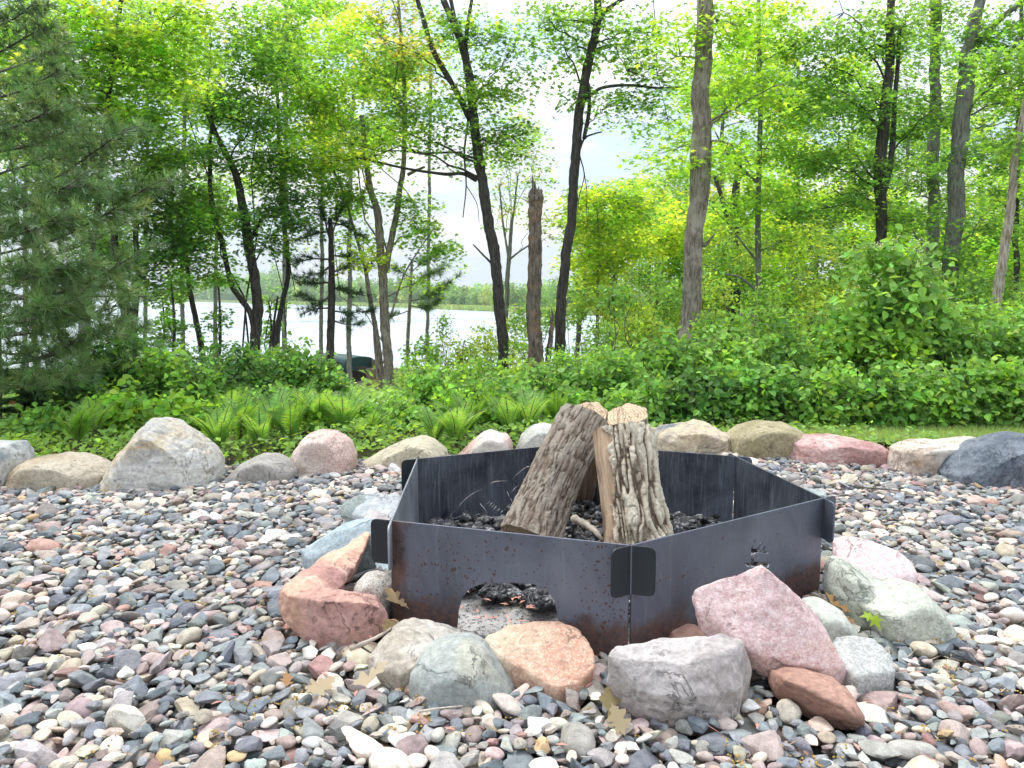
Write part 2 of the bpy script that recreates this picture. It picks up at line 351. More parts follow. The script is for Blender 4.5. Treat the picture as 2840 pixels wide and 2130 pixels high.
BL = [
 ('left edge pale slate', [(0,955),(30,955),(45,975),(52,998),(48,1022),(30,1048),(-70,1062),(-70,958)], 1050, .16, 'white_slate', 'white and slate-blue split boulder cut off by the left edge of the photo', 2, (.014, 6, .004, 25)),
 ('', [(13,1046),(30,1010),(60,990),(130,985),(175,990),(215,1005),(242,1022),(238,1048)], 1050, .17, 'brown', 'low brown and tan boulder between the split pale boulder and the tallest boulder', 5, (.008, 5, .003, 25)),
 ('', [(222,1046),(255,1000),(275,972),(300,930),(332,903),(345,904),(372,915),(415,940),(455,975),(470,1003),(468,1036),(400,1048)], 1050, .20, 'tall', 'tallest boulder of the row, angular grey and tan with a pointed top', 2, (.018, 4, .005, 20)),
 ('', [(486,1034),(518,1002),(560,982),(592,982),(622,995),(644,1016),(640,1034)], 1036, .13, 'grey', 'low smooth grey boulder at the right foot of the tallest boulder', 6, (.004, 5, .001, 25)),
 ('', [(628,1002),(635,970),(655,941),(690,928),(725,932),(755,955),(770,985),(768,1008),(700,1020)], 1018, .16, 'pinkround', 'round pink and white speckled boulder between the low grey and the smooth tan one', 5, (.010, 6, .003, 30)),
 ('', [(778,1003),(820,975),(870,951),(910,942),(940,953),(966,975),(972,996)], 1006, .17, 'tan', 'smooth tan boulder behind the left tab of the fire ring', 7, (.004, 5, .0015, 25)),
 ('', [(985,990),(1010,962),(1040,935),(1060,930),(1098,942),(1108,960),(1108,985)], 996, .15, 'pink', 'pink boulder with a small peak behind the left half of the ring', 3, (.010, 6, .003, 25)),
 ('', [(1110,980),(1122,943),(1148,921),(1175,915),(1195,919),(1212,940),(1220,985)], 990, .15, 'granite', 'rounded white granite boulder just left of the leaning logs', 7, (.004, 6, .0015, 30)),
 ('', [(1408,970),(1409,940),(1428,922),(1470,914),(1512,917),(1542,930),(1582,939),(1592,970)], 976, .19, 'broken', 'cracked tan boulder with a dark grey hollow, just right of the logs', 2, (.020, 6, .005, 22)),
 ('', [(1566,972),(1573,940),(1598,919),(1640,911),(1700,916),(1734,933),(1742,955),(1722,980)], 984, .19, 'olive', 'squat olive tan boulder between the cracked boulder and the long pink one', 6, (.006, 5, .0025, 28)),
 ('', [(1706,992),(1716,957),(1742,946),(1800,941),(1862,950),(1906,963),(1924,978),(1920,996)], 1000, .18, 'rose', 'long low pink red boulder in front of the lawn', 4, (.010, 6, .003, 24)),
 ('', [(1922,1012),(1927,968),(1958,956),(2040,948),(2108,945),(2120,975),(2060,1018)], 1020, .15, 'cream', 'cream pink boulder partly behind the blue grey slate boulder', 3, (.012, 6, .003, 24)),
 ('', [(2033,1018),(2060,992),(2110,960),(2160,943),(2212,942),(2290,950),(2310,1040),(2120,1040)], 1046, .20, 'slate', 'large blue grey slate boulder at the right edge', 3, (.014, 5, .004, 24))]
for k, (_, ol, by, t, mt, lab, sm, nz_) in enumerate(BL):
    rock('boulder', lab, 'boulder', [boulder_pts(ol, gd(by) + t * .75, t)], bcol[mt], .009, sm, nz_, 30 + k, 'boulders edging the gravel bed')

# rocks laid round the ring
rc = dict(
  red=rock_mat('red_sandstone', (.43, .235, .205), (.56, .34, .30), (.60, .36, .27), sc=4, vein=(.75, .62, .5), top=(.48, .62, (.86, .52, .36))),
  orange=rock_mat('orange_sandstone', (.66, .34, .19), (.72, .42, .26), (.52, .34, .30), sc=4, vein=(.8, .66, .52)),
  blue=rock_mat('pale_blue_stone', (.34, .42, .45), (.44, .51, .53), speck=(.55, .60, .60), sc=7, spk=.35),
  green=rock_mat('green_grey_slate', (.22, .26, .24), (.32, .35, .33), (.38, .39, .36), sc=5),
  grey=rock_mat('light_grey_stone', (.38, .40, .41), (.52, .53, .53), sc=7),
  whitepink=rock_mat('pale_pink_granite', (.55, .48, .46), (.62, .58, .56), speck=(.4, .36, .36), sc=8),
  granite=rock_mat('speckled_granite', (.62, .56, .49), (.66, .61, .55), speck=(.20, .17, .15), sc=8, spk=.43),
  tan=rock_mat('tan_grey_stone', (.40, .35, .28), (.50, .44, .37), (.58, .53, .47), sc=4),
  greyround=rock_mat('grey_green_round_stone', (.33, .355, .34), (.43, .44, .40), (.47, .46, .38), sc=5, spk=.3),
  orangespeck=rock_mat('orange_speckled_stone', (.62, .50, .36), (.64, .53, .38), (.60, .33, .23), speck=(.74, .66, .56), sc=2.6, spk=.38),
  purple=rock_mat('mauve_grey_quartzite', (.40, .35, .33), (.54, .49, .47), (.44, .36, .31), sc=5, vein=(.7, .66, .62)),
  pinkslab=rock_mat('pink_quartzite', (.62, .40, .37), (.70, .49, .48), (.66, .36, .27), speck=(.82, .68, .66), sc=4, spk=.43),
  brownred=rock_mat('brown_red_sandstone', (.40, .235, .18), (.47, .29, .23), sc=5),
  greenish=rock_mat('mottled_green_grey_stone', (.42, .44, .36), (.56, .57, .48), (.34, .39, .37), speck=(.70, .70, .62), sc=4, spk=.40),
  pinkflat=rock_mat('rose_granite', (.62, .42, .42), (.72, .54, .54), speck=(.86, .74, .73), sc=6, spk=.45),
  pale=rock_mat('pale_grey_green_stone', (.50, .52, .45), (.60, .60, .53), sc=5),
  greyspeck=rock_mat('grey_speckled_stone', (.36, .36, .34), (.44, .44, .41), speck=(.66, .66, .63), sc=7, spk=.42))
def top_slab(poly, th, extra=()):
    """poly: (vx, vy, z) corners of the upper face; thickness th straight down"""
    T = [tuple(VZ(x, y, z)) for x, y, z in poly]; c = np.mean(T, 0)
    return T + [(c[0] + (p[0] - c[0]) * .93, c[1] + (p[1] - c[1]) * .93, p[2] - th) for p in T] + list(extra)
G_ = 'rocks laid round the fire ring'
def rr(label, parts, m, vox=.006, sm=3, nz_=(.007, 8, .002, 35), seed=3): rock('rock', label, 'rock', parts, rc[m], vox, sm, nz_, seed, G_)
# red sandstone with its orange fin
body = [tuple(VZ(x, y, z)) for x, y, z in [(598,1290,.09),(612,1268,.115),(650,1262,.13),(715,1268,.13),(770,1272,.125),(815,1278,.11),(840,1318,.075),(845,1352,.04),(800,1392,-.01),(732,1418,-.04),(690,1408,-.03),(640,1372,.0),(606,1330,.05),
        (625,1290,.11),(700,1298,.12),(780,1300,.12),(822,1312,.10)]] + [(VZ(700,1330,.0)[0], 2.25, -.05), (VZ(800,1330,.0)[0], 2.22, -.05)]
fin = [tuple(V(x, y, d)) for x, y, d in [(602,1275,2.0),(650,1232,2.12),(720,1185,2.28),(798,1147,2.40),(801,1152,2.38),(792,1180,2.30),(775,1215,2.2),(748,1250,2.12),(735,1275,2.06),(660,1290,1.95),(620,1290,1.93)]]
fin += [tuple(V(x, y, d)) for x, y, d in [(700,1225,2.34),(790,1185,2.42),(770,1240,2.26),(640,1280,2.1)]]
rr('red sandstone rock with an upright orange fin, left of the ash opening', [body, fin], 'red', .0065, 1, (.008, 7, .002, 30), 5)
rr('pale blue flat stone behind the orange fin', [top_slab([(648,1192,.06),(655,1184,.07),(700,1181,.09),(712,1150,.13),(745,1127,.15),(790,1118,.17),(832,1121,.19),(850,1150,.16),(836,1185,.10),(760,1205,.05),(700,1222,.03),(668,1208,.05)], .055)], 'blue', .0065, 2, (.003, 8, .0012, 30), 6)
rr('thick light grey slab beside the left side of the ring', [top_slab([(742,1085,.10),(790,1064,.13),(862,1061,.15),(872,1085,.14),(868,1118,.10),(790,1120,.09),(742,1108,.07)], .12)], 'grey', .0065, 3, (.006, 8, .002, 30), 7)
rr('thin green grey slate leaning on the light grey slab', [[tuple(V(x, y, d)) for x, y, d in [(735,1118,2.82),(736,1092,2.86),(744,1086,2.86),(757,1091,2.86),(768,1072,2.90),(778,1068,2.90),(792,1076,2.90),(800,1108,2.85),(800,1125,2.80)]] + [tuple(V(x, y, d + .035)) for x, y, d in [(735,1118,2.82),(736,1092,2.86),(744,1086,2.86),(778,1068,2.90),(792,1076,2.90),(800,1108,2.85)]]], 'green', .006, 1, (.002, 8, .001, 30), 8)
rr('small pale pink granite piece between blue stone and ring', [[tuple(V(x, y, d)) for x, y, d in [(782,1128,2.66),(785,1112,2.7),(800,1096,2.72),(812,1104,2.72),(835,1108,2.7),(856,1124,2.66),(850,1140,2.6),(800,1135,2.6)]]], 'whitepink', .006, 2, (.005, 12, .002, 40), 9)
rr('white and brown speckled granite rock at the left corner of the ring', [boulder_pts([(760,1285),(768,1258),(785,1243),(808,1237),(832,1244),(850,1262),(852,1300),(800,1310)], 2.13, .07, -.06)], 'granite', .006, 4, (.003, 8, .001, 40), 10)
rr('blue grey chip wedged under the left tab of the ring', [[tuple(V(x, y, d)) for x, y, d in [(806,1222,2.3),(812,1204,2.34),(835,1196,2.36),(858,1200,2.3),(858,1222,2.26),(840,1235,2.2),(815,1232,2.25)]]], 'blue', .006, 2, (.004, 12, .002, 40), 11)
rr('olive grey stone behind the tip of the orange fin', [[tuple(V(x, y, d)) for x, y, d in [(770,1200,2.46),(796,1160,2.5),(812,1150,2.5),(822,1180,2.44),(808,1205,2.4),(776,1222,2.4)]]], 'tan', .006, 2, (.004, 12, .002, 40), 12)
rr('tan grey flat rock between the red sandstone and the large round grey stone', [top_slab([(797,1415,.035),(818,1380,.06),(850,1352,.07),(884,1338,.07),(945,1342,.055),(1020,1356,.035),(1005,1385,.04),(930,1400,.05),(890,1440,.05),(860,1462,.03),(815,1446,.02)], .09)], 'tan', .006, 4, (.009, 8, .002, 30), 13)
rr('large smooth grey green rock in front of the ash opening', [boulder_pts([(877,1475),(884,1435),(915,1402),(960,1384),(1012,1380),(1048,1395),(1080,1432),(1112,1475),(1122,1520),(1085,1550),(1000,1560),(905,1538)], 1.72, .11, -.07, .55)], 'greyround', .006, 7, (.004, 5, .0012, 30), 14)
rr('orange rock with a cream speckled rim below the ash opening', [top_slab([(1037,1392,.06),(1050,1368,.075),(1092,1346,.085),(1150,1340,.085),(1212,1343,.085),(1252,1362,.08),(1284,1398,.07),(1290,1436,.05),(1255,1478,.02),(1200,1486,.015),(1150,1448,.03),(1085,1426,.04)], .08)], 'orangespeck', .006, 5, (.005, 7, .0015, 40), 15)
blk = [tuple(VZ(x, y, z)) for x, y, z in [(1305,1412,.125),(1328,1391,.135),(1440,1380,.14),(1560,1370,.145),(1602,1377,.14),(1612,1392,.13),(1555,1412,.132),(1480,1431,.122),(1400,1428,.12),(1345,1420,.12),
       (1314,1470,.05),(1326,1485,.05),(1350,1560,-.04),(1380,1580,-.055),(1440,1597,-.06),(1520,1594,-.06),(1592,1580,-.045),(1620,1535,-.03),(1627,1450,.06),(1400,1500,.06),(1500,1510,.06),(1590,1490,.06)]] + [(VZ(1350,1440,.0)[0], 1.90, -.06), (VZ(1600,1440,.0)[0], 1.92, -.06)]
rr('big mauve grey block with a flat top at the front corner of the ring', [blk], 'purple', .0055, 1, (.008, 7, .0028, 26), 16)
slab = [(1492,1280,.185),(1512,1260,.21),(1590,1240,.235),(1640,1217,.26),(1665,1232,.25),(1700,1265,.22),(1762,1322,.15),(1800,1390,.08),(1828,1438,.045),(1780,1448,.05),(1706,1438,.055),(1640,1418,.075),(1604,1385,.10),(1560,1350,.13),(1505,1320,.15)]
sT = [tuple(VZ(x, y, z)) for x, y, z in slab]; sB = [(p[0] + .015, p[1] + .02, p[2] - .062) for p in sT]
rr('big pink slab leaning against the right front panel of the ring', [sT + sB], 'pinkslab', .006, 1, (.005, 6, .0022, 30), 17)
rr('brown red oblong rock right of the mauve block', [[tuple(VZ(x, y, z)) for x, y, z in [(1655,1475,.02),(1664,1447,.05),(1700,1442,.07),(1780,1462,.07),(1832,1486,.065),(1852,1520,.05),(1874,1556,.02),(1870,1584,-.02),(1820,1582,-.035),(1722,1548,-.03),(1670,1510,-.01),(1700,1470,.075),(1800,1500,.07),(1840,1540,.05)]] + [(VZ(1720,1470,0)[0], 1.98, -.05), (VZ(1850,1500,0)[0], 1.95, -.05)]], 'brownred', .006, 3, (.006, 6, .0015, 30), 18)
g1 = boulder_pts([(1783,1275),(1788,1222),(1806,1204),(1832,1214),(1870,1245),(1920,1262),(1950,1290),(1940,1345),(1860,1345),(1810,1320)], 2.12, .09, -.04)
g2 = boulder_pts([(1850,1300),(1915,1278),(1945,1258),(1985,1266),(2022,1300),(2055,1345),(2045,1362),(1960,1368),(1880,1350)], 2.03, .11, -.05)
rr('large mottled green grey rock with a saddle, right of the pink slab', [g1, g2], 'greenish', .007, 9, (.006, 6, .0015, 30), 19)
rr('flat rose granite slab outside the right corner of the ring', [top_slab([(1796,1160,.10),(1840,1156,.11),(1882,1166,.12),(1940,1190,.10),(1968,1210,.08),(1984,1240,.05),(1978,1256,.03),(1900,1262,.04),(1800,1225,.06)], .10)], 'pinkflat', .0065, 3, (.004, 7, .0015, 40), 20)
rr('pale rounded stone half hidden between the pink slab and the green grey rock', [boulder_pts([(1720,1340),(1740,1302),(1775,1298),(1815,1320),(1848,1358),(1845,1385),(1770,1400)], 1.95, .08, -.05)], 'pale', .006, 6, (.004, 8, .001, 40), 21)
rr('grey white speckled flat rock at the right foot of the pink slab', [top_slab([(1790,1392,.05),(1800,1375,.06),(1845,1368,.065),(1890,1380,.06),(1925,1412,.05),(1938,1452,.03),(1900,1465,.02),(1850,1462,.03),(1815,1440,.03)], .08)], 'greyspeck', .006, 4, (.004, 9, .0015, 40), 22)
rr('small pinkish brown stone behind the mauve block', [boulder_pts([(1440,1385),(1450,1366),(1490,1355),(1525,1362),(1530,1385)], 1.92, .05, -.04)], 'brownred', .006, 3, (.004, 9, .0015, 40), 23)

# ------------------------------------------------------------------ fire ring
ZR = .285
cor = {k: VZ(x / KV, y / KV, ZR) for k, (x, y) in dict(A=(1085,1444), B=(1749.5,1512.7), C=(2283.6,1381.5), D=(2039.5,1265.6), F=(1579,1232), E=(1157,1273)).items()}
def steel(name, kind, rx=0, lx=9):
    m, t, b, o = newmat(name); v = objvec(t)
    sx = N(t, 'ShaderNodeSeparateXYZ'); t.links.new(objvec(t), sx.inputs[0]); X, Z = sx.outputs[0], sx.outputs[2]
    if kind == 'out':
        col = ramp(t, noise(t, v, 3.2, 5, .6, .5), [(.32, (.07, .078, .10)), (.5, (.12, .13, .165)), (.68, (.165, .175, .215))])
        col = mix(t, ramp(t, noise(t, objvec(t, scale=(1, 1, .10)), 60, 5, .7), [(.56, 0), (.78, .35)]), col, (.30, .31, .34))
        col = mix(t, ramp(t, noise(t, objvec(t, rot=(0, .7, 0), scale=(1, 1, .03)), 42, 2, .5), [(.735, 0), (.75, .45)]), col, (.34, .35, .38))
        # spots of rust
        vo = N(t, 'ShaderNodeTexVoronoi'); vo.inputs['Scale'].default_value = 75; t.links.new(v, vo.inputs['Vector'])
        vd = N(t, 'ShaderNodeVectorMath', operation='ADD'); nv = N(t, 'ShaderNodeTexNoise'); nv.inputs['Scale'].default_value = 55; t.links.new(v, nv.inputs['Vector']); sc_ = N(t, 'ShaderNodeVectorMath', operation='SCALE'); sc_.inputs['Scale'].default_value = .022; t.links.new(nv.outputs[1], sc_.inputs[0]); t.links.new(v, vd.inputs[0]); t.links.new(sc_.outputs[0], vd.inputs[1]); t.links.new(vd.outputs[0], vo.inputs['Vector'])
        sp1 = ramp(t, math_(t, 'ADD', vo.outputs['Distance'], math_(t, 'MULTIPLY', noise(t, v, 9, 3), .9)), [(.62, 1), (.67, 0)] if rx else [(.52, 1), (.57, 0)])
        col = mix(t, math_(t, 'MULTIPLY', sp1, .9), col, (.085, .04, .028))
        # rust rising from the foot and the left end
        h = math_(t, 'ADD', math_(t, 'MULTIPLY', Z, 7.0), math_(t, 'MULTIPLY', noise(t, v, 7, 6, .65), 1.6))
        low = ramp(t, h, [(.95, 1), (1.25, 0)]) if False else None
        msk = N(t, 'ShaderNodeMapRange'); msk.inputs[1].default_value = 1.45; msk.inputs[2].default_value = 1.15; t.links.new(h, msk.inputs[0])
        hx = math_(t, 'ADD', math_(t, 'MULTIPLY', X, 9.0), math_(t, 'MULTIPLY', noise(t, v, 11, 6, .7), 1.8))
        mk2 = N(t, 'ShaderNodeMapRange'); mk2.inputs[1].default_value = 1.55; mk2.inputs[2].default_value = 1.1; t.links.new(hx, mk2.inputs[0])
        mm = math_(t, 'MULTIPLY', math_(t, 'MAXIMUM', msk.outputs[0], mk2.outputs[0]) if rx else msk.outputs[0], math_(t, 'GREATER_THAN', X, -.004))
        rust = ramp(t, noise(t, v, 45, 5, .7), [(.35, (.05, .032, .026)), (.65, (.16, .075, .045))])
        col = mix(t, math_(t, 'MULTIPLY', mm, .8), col, rust)
        b.inputs['Metallic'].default_value = .35; b.inputs['Roughness'].default_value = .48; b.inputs['Specular IOR Level'].default_value = .5
    else:
        st = noise(t, objvec(t, scale=(1, 1, .08)), 95, 5, .7)
        col = ramp(t, noise(t, v, 5, 6, .65, .6), [(.35, (.016, .020, .028)), (.65, (.11, .122, .155))] if kind == 'in' else [(.35, (.12, .13, .15)), (.65, (.30, .32, .36))])
        col = mix(t, ramp(t, st, [(.50, 0), (.72, .55)]), col, (.26, .28, .31) if kind == 'in' else (.45, .47, .50))
        b.inputs['Metallic'].default_value = .3; b.inputs['Roughness'].default_value = .5
    col = mix(t, math_(t, 'MAXIMUM', math_(t, 'LESS_THAN', X, -.003), math_(t, 'GREATER_THAN', X, lx)), col, (.022, .028, .034))
    t.links.new(col, b.inputs['Base Color']); bump(t, b, noise(t, v, 60, 5, .6), .12, .003); return m
SM = {k: steel('steel_' + n, k) for k, n in (('in', 'sooty_inside'), ('side', 'streaked_inside'))}
LAB, LBC = (float(np.linalg.norm((cor[q] - cor[p])[:2])) for p, q in ('AB', 'BC'))
SM['outrust'] = steel('steel_rusty_outside', 'out', 1, LAB + .004); SM['out'] = steel('steel_weathered_outside', 'out', 0, 9)
ring = empty('fire_ring', (cor['A'] + cor['C']) / 2 * [1, 1, 0], 'six-sided dark steel fire ring with interlocking panels and rounded corner tabs', 'fire ring')
TH = .0055; TAB = .062
def rounded(pts, n=5):
    """pts: (x, z, r)"""
    o = []; m = len(pts)
    for i, (x, z, r) in enumerate(pts):
        p = np.array([x, z])
        if r <= 0: o.append(p); continue
        a = np.array(pts[i - 1][:2]) - p; b = np.array(pts[(i + 1) % m][:2]) - p
        a = a / np.linalg.norm(a) * r; b = b / np.linalg.norm(b) * r
        for t in np.linspace(0, 1, n): o.append(p + a * (1 - t) ** 2 + b * t ** 2)
    return o
def panel(k1, k2, mat, label, holes=(), arch=None):
    a, b = cor[k1], cor[k2]; u = (b - a) * [1, 1, 0]; L = np.linalg.norm(u); u /= L; n = np.array([u[1], -u[0], 0])
    def pl(vx, vy):
        r = ray(vx, vy); t = ((a - CAM) @ n) / (r @ n); q = CAM + r * t; return ((q - a) @ u, q[2])
    e_ = .012; zt = ZR * .565
    pts = [(-TAB, ZR, .018), (L + TAB, ZR, .018), (L + TAB, zt, .018), (L - .004, zt, 0), (L - .004, -.02, 0)]
    if arch:
        A = [pl(*q) for q in arch]; A = sorted(A, key=lambda q: -q[0]); x0, x1 = A[-1][0], A[0][0]
        pts += [(x1 + .004, -.02, 0)] + [(x, z, 0) for x, z in A] + [(x0 - .004, -.02, 0)]
    pts += [(.004, -.02, 0), (.004, zt, 0), (-TAB, zt, .018)]
    cu = bpy.data.curves.new('panel', 'CURVE'); cu.dimensions = '2D'; cu.fill_mode = 'BOTH'; cu.extrude = TH / 2 - .0011; cu.bevel_depth = .0011; cu.bevel_resolution = 1
    for poly in [rounded(pts)] + [[pl(*q) for q in h] for h in holes]:
        s = cu.splines.new('POLY'); s.points.add(len(poly) - 1); s.use_cyclic_u = True
        for q, p in zip(poly, s.points): p.co = (q[0], q[1], 0, 1)
    o = bpy.data.objects.new('tmp', cu); link(o); me = bpy.data.meshes.new_from_object(o.evaluated_get(bpy.context.evaluated_depsgraph_get())); bpy.data.objects.remove(o)
    # curve x,y -> panel x,z
    me.transform(Matrix(((1, 0, 0, 0), (0, 0, -1, 0), (0, 1, 0, 0), (0, 0, 0, 1)))); me.materials.clear(); me.materials.append(mat); me.name = 'panel'
    p = link(bpy.data.objects.new('panel', me)); p.parent = ring
    p.matrix_local = Matrix.Translation(Vector([float(q) for q in a * [1, 1, 0]]) - ring.location) @ Matrix(((u[0], -n[0], 0, 0), (u[1], -n[1], 0, 0), (0, 0, 1, 0), (0, 0, 0, 1)))
    if label: p['label'] = label
    return p
def z5(x, y): return ((1000 + x * .434) / KV, (1080 + y * .434) / KV)
def z7(x, y): return ((1900 + x * .1808) / KV, (1450 + y * .1808) / KV)
def stroke(pts, w=2.1):
    P = catmull([z5(*p) for p in pts], max(2, len(pts) * 3)); T = np.gradient(P, axis=0); T /= np.linalg.norm(T, axis=1)[:, None] + 1e-9; Nn = np.stack([-T[:, 1], T[:, 0]], -1)
    wd = np.sin(np.linspace(.25, math.pi - .25, len(P)))[:, None] * w / 2 + .35
    return [tuple(q) for q in np.concatenate([P + Nn * wd, (P - Nn * wd)[::-1]])]
slits = [stroke(p) for p in ([(625,760),(640,730),(700,675),(798,622)], [(610,768),(585,790),(577,812),(600,822),(650,803),(772,768)], [(818,608),(860,588),(950,582)], [(965,575),(1005,535),(1050,500),(1085,490),(1112,500)],
         [(1030,574),(1075,562),(1112,540)], [(800,734),(830,710)], [(815,746),(848,718)], [(830,756),(862,728)], [(845,768),(875,738)], [(955,660),(1020,597)], [(925,630),(950,680),(985,745)], [(762,705),(768,735),(792,762),(818,805)], [(868,778),(895,755)], [(890,790),(915,768)])]
antler = [z7(*q) for q in [(1005,590),(998,500),(1000,400),(1020,310),(1060,245),(1082,252),(1048,325),(1034,395),(1092,388),(1148,295),(1178,282),(1188,300),(1128,388),(1172,418),(1205,352),(1238,350),(1206,408),(1240,438),(1280,430),(1282,458),(1240,475),(1150,460),(1075,464),(1048,490),(1050,590),(1305,598),(1292,640),(1262,695),(1225,680),(1100,690),(980,682),(935,670),(890,595)]]
panel('A', 'B', SM['outrust'], 'front left panel, rust spotted, with the ash opening', arch=[(988,1345),(990,1318),(998,1290),(1015,1270),(1042,1260),(1100,1258),(1150,1260),(1180,1272),(1198,1295),(1205,1325),(1208,1352)])
panel('B', 'C', SM['out'], 'front right panel with a cut-out antler', holes=[antler])
panel('D', 'C', SM['in'], 'right back panel, sooty inside')
panel('F', 'D', SM['in'], 'back panel behind the logs, sooty inside')
panel('E', 'F', SM['in'], 'back left panel with thin cut-out line drawing', holes=slits)
panel('E', 'A', SM['side'], 'left side panel, pale streaked inside')

# ash and charcoal
def ash_mat():
    m, t, b, o = newmat('wood_ash'); v = objvec(t)
    c = ramp(t, noise(t, v, 9, 6, .6), [(.38, (.20, .19, .18)), (.58, (.50, .47, .44))]); c = mix(t, ramp(t, noise(t, v, 90, 5, .75), [(.42, .9), (.48, 0)]), c, (.03, .03, .03))
    t.links.new(c, b.inputs['Base Color']); b.inputs['Roughness'].default_value = 1; bump(t, b, noise(t, v, 70, 6, .7), .8, .01); return m
rc_ = np.mean([cor[k] for k in 'ABCDEF'], 0)
ax, ay = np.linspace(rc_[0] - .95, rc_[0] + .95, 110), np.linspace(1.72, 3.4, 100)
hexp = np.array([cor[k][:2] for k in 'ABCDFE'])
def inpoly(X, Y, P):
    r = np.zeros(X.shape, bool); j = len(P) - 1
    for i in range(len(P)):
        c = ((P[i][1] > Y) != (P[j][1] > Y)) & (X < (P[j][0] - P[i][0]) * (Y - P[i][1]) / (P[j][1] - P[i][1] + 1e-12) + P[i][0]); r ^= c; j = i
    return r
X, Y = np.meshgrid(ax, ay); inside = inpoly(X, Y, hexp)
spill = np.exp(-(((X - V(1080, 1370, 1.95)[0]) / .2) ** 2 + ((Y - 2.03) / .13) ** 2) * 1.5)
hz_ = np.where(inside, .022 - .045 * smooth((2.30 - Y) / .28), -.03 + .05 * spill) + .010 * fbm(np.stack([X.ravel(), Y.ravel(), 0 * X.ravel()], -1), 9, 4, 2).reshape(X.shape)
kp = inside | (spill > .35)
vv = np.stack([X, Y, hz_], -1).reshape(-1, 3); i = (np.arange(len(ay) - 1)[:, None] * len(ax) + np.arange(len(ax) - 1)[None]); fq = np.stack([i, i + 1, i + len(ax) + 1, i + len(ax)], -1).reshape(-1, 4)
kq = kp.ravel()[fq].all(1); tag(mk('ash', vv, fq[kq], ash_mat(), smooth_=True), 'pale grey wood ash covering the floor of the ring and spilling out of its opening', 'ash', kind='stuff')
def char_mat():
    m, t, b, o = newmat('charcoal'); v = objvec(t); n = noise(t, v, 40, 5, .6)
    t.links.new(ramp(t, n, [(.42, (.012, .012, .013)), (.54, (.05, .05, .055)), (.66, (.38, .37, .36))]), b.inputs['Base Color']); b.inputs['Roughness'].default_value = .6
    vo = N(t, 'ShaderNodeTexVoronoi', feature='DISTANCE_TO_EDGE'); vo.inputs['Scale'].default_value = 60; t.links.new(v, vo.inputs['Vector']); bump(t, b, vo.outputs['Distance'], .8, .02); return m
CHM = char_mat(); protos = []
for s in range(6):
    v, f = stone_shape(3, True, 400 + s); protos.append((v, f))
r_ = np.random.default_rng(4); mb = MB(); nchar = 0
cands = []
CH = []
for q in range(26): cands.append((V(1100, 1300, 2.3)[0] + r_.uniform(-.19, .20), r_.uniform(2.10, 2.42)))
while len(cands) < 620:
    x, y = r_.uniform(rc_[0] - .75, rc_[0] + .75), r_.uniform(1.9, 3.35)
    if not inpoly(np.array([x]), np.array([y]), hexp * .93 + rc_[:2] * .07)[0]: continue
    if (abs(x - V(1090, 1300, 2.1)[0]) < .17 and y < 2.16): continue
    cands.append((x, y))
for q, (x, y) in enumerate(cands):
    v, f = protos[q % 6]; s = r_.uniform(.012, .03) if q >= 26 else r_.uniform(.026, .040)
    sc = s * np.array([1.5, 1, .8]); R = np.array(Matrix.Rotation(r_.uniform(0, 6.28), 3, 'Z') @ Matrix.Rotation(r_.uniform(-.5, .5), 3, 'X'))
    z = .022 + s * .4 + (.03 * smooth((y - 2.1) / .4) * r_.random())
    if q < 26:
        o = mk('charcoal', (v * sc) @ R.T, f, CHM, smooth_=True); o.location = (x, y, z)
        CH.append((-s, x, o))
    else: mb.add((v * sc) @ R.T + [x, y, z], f)
CH.sort(key=lambda q: q[1])
for g_i, wh in enumerate(('at the left side of the ash opening', 'left of the middle of the ash opening', 'in the middle of the ash opening', 'right of the middle of the ash opening', 'at the right side of the ash opening')):
    for (s_, x_, o_), rk in zip(sorted(CH[g_i * 26 // 5:(g_i + 1) * 26 // 5], key=lambda q: q[0]), ('largest', 'second largest', 'middle-sized', 'fourth largest', 'small', 'smallest')): tag(o_, f'{rk} cracked charcoal lump {wh}', 'charcoal', 'charcoal lumps seen through the opening')
tag(mb.make('charcoal_crumbs', CHM, sm=True), 'small black charcoal crumbs strewn over the ash', 'charcoal', kind='stuff')

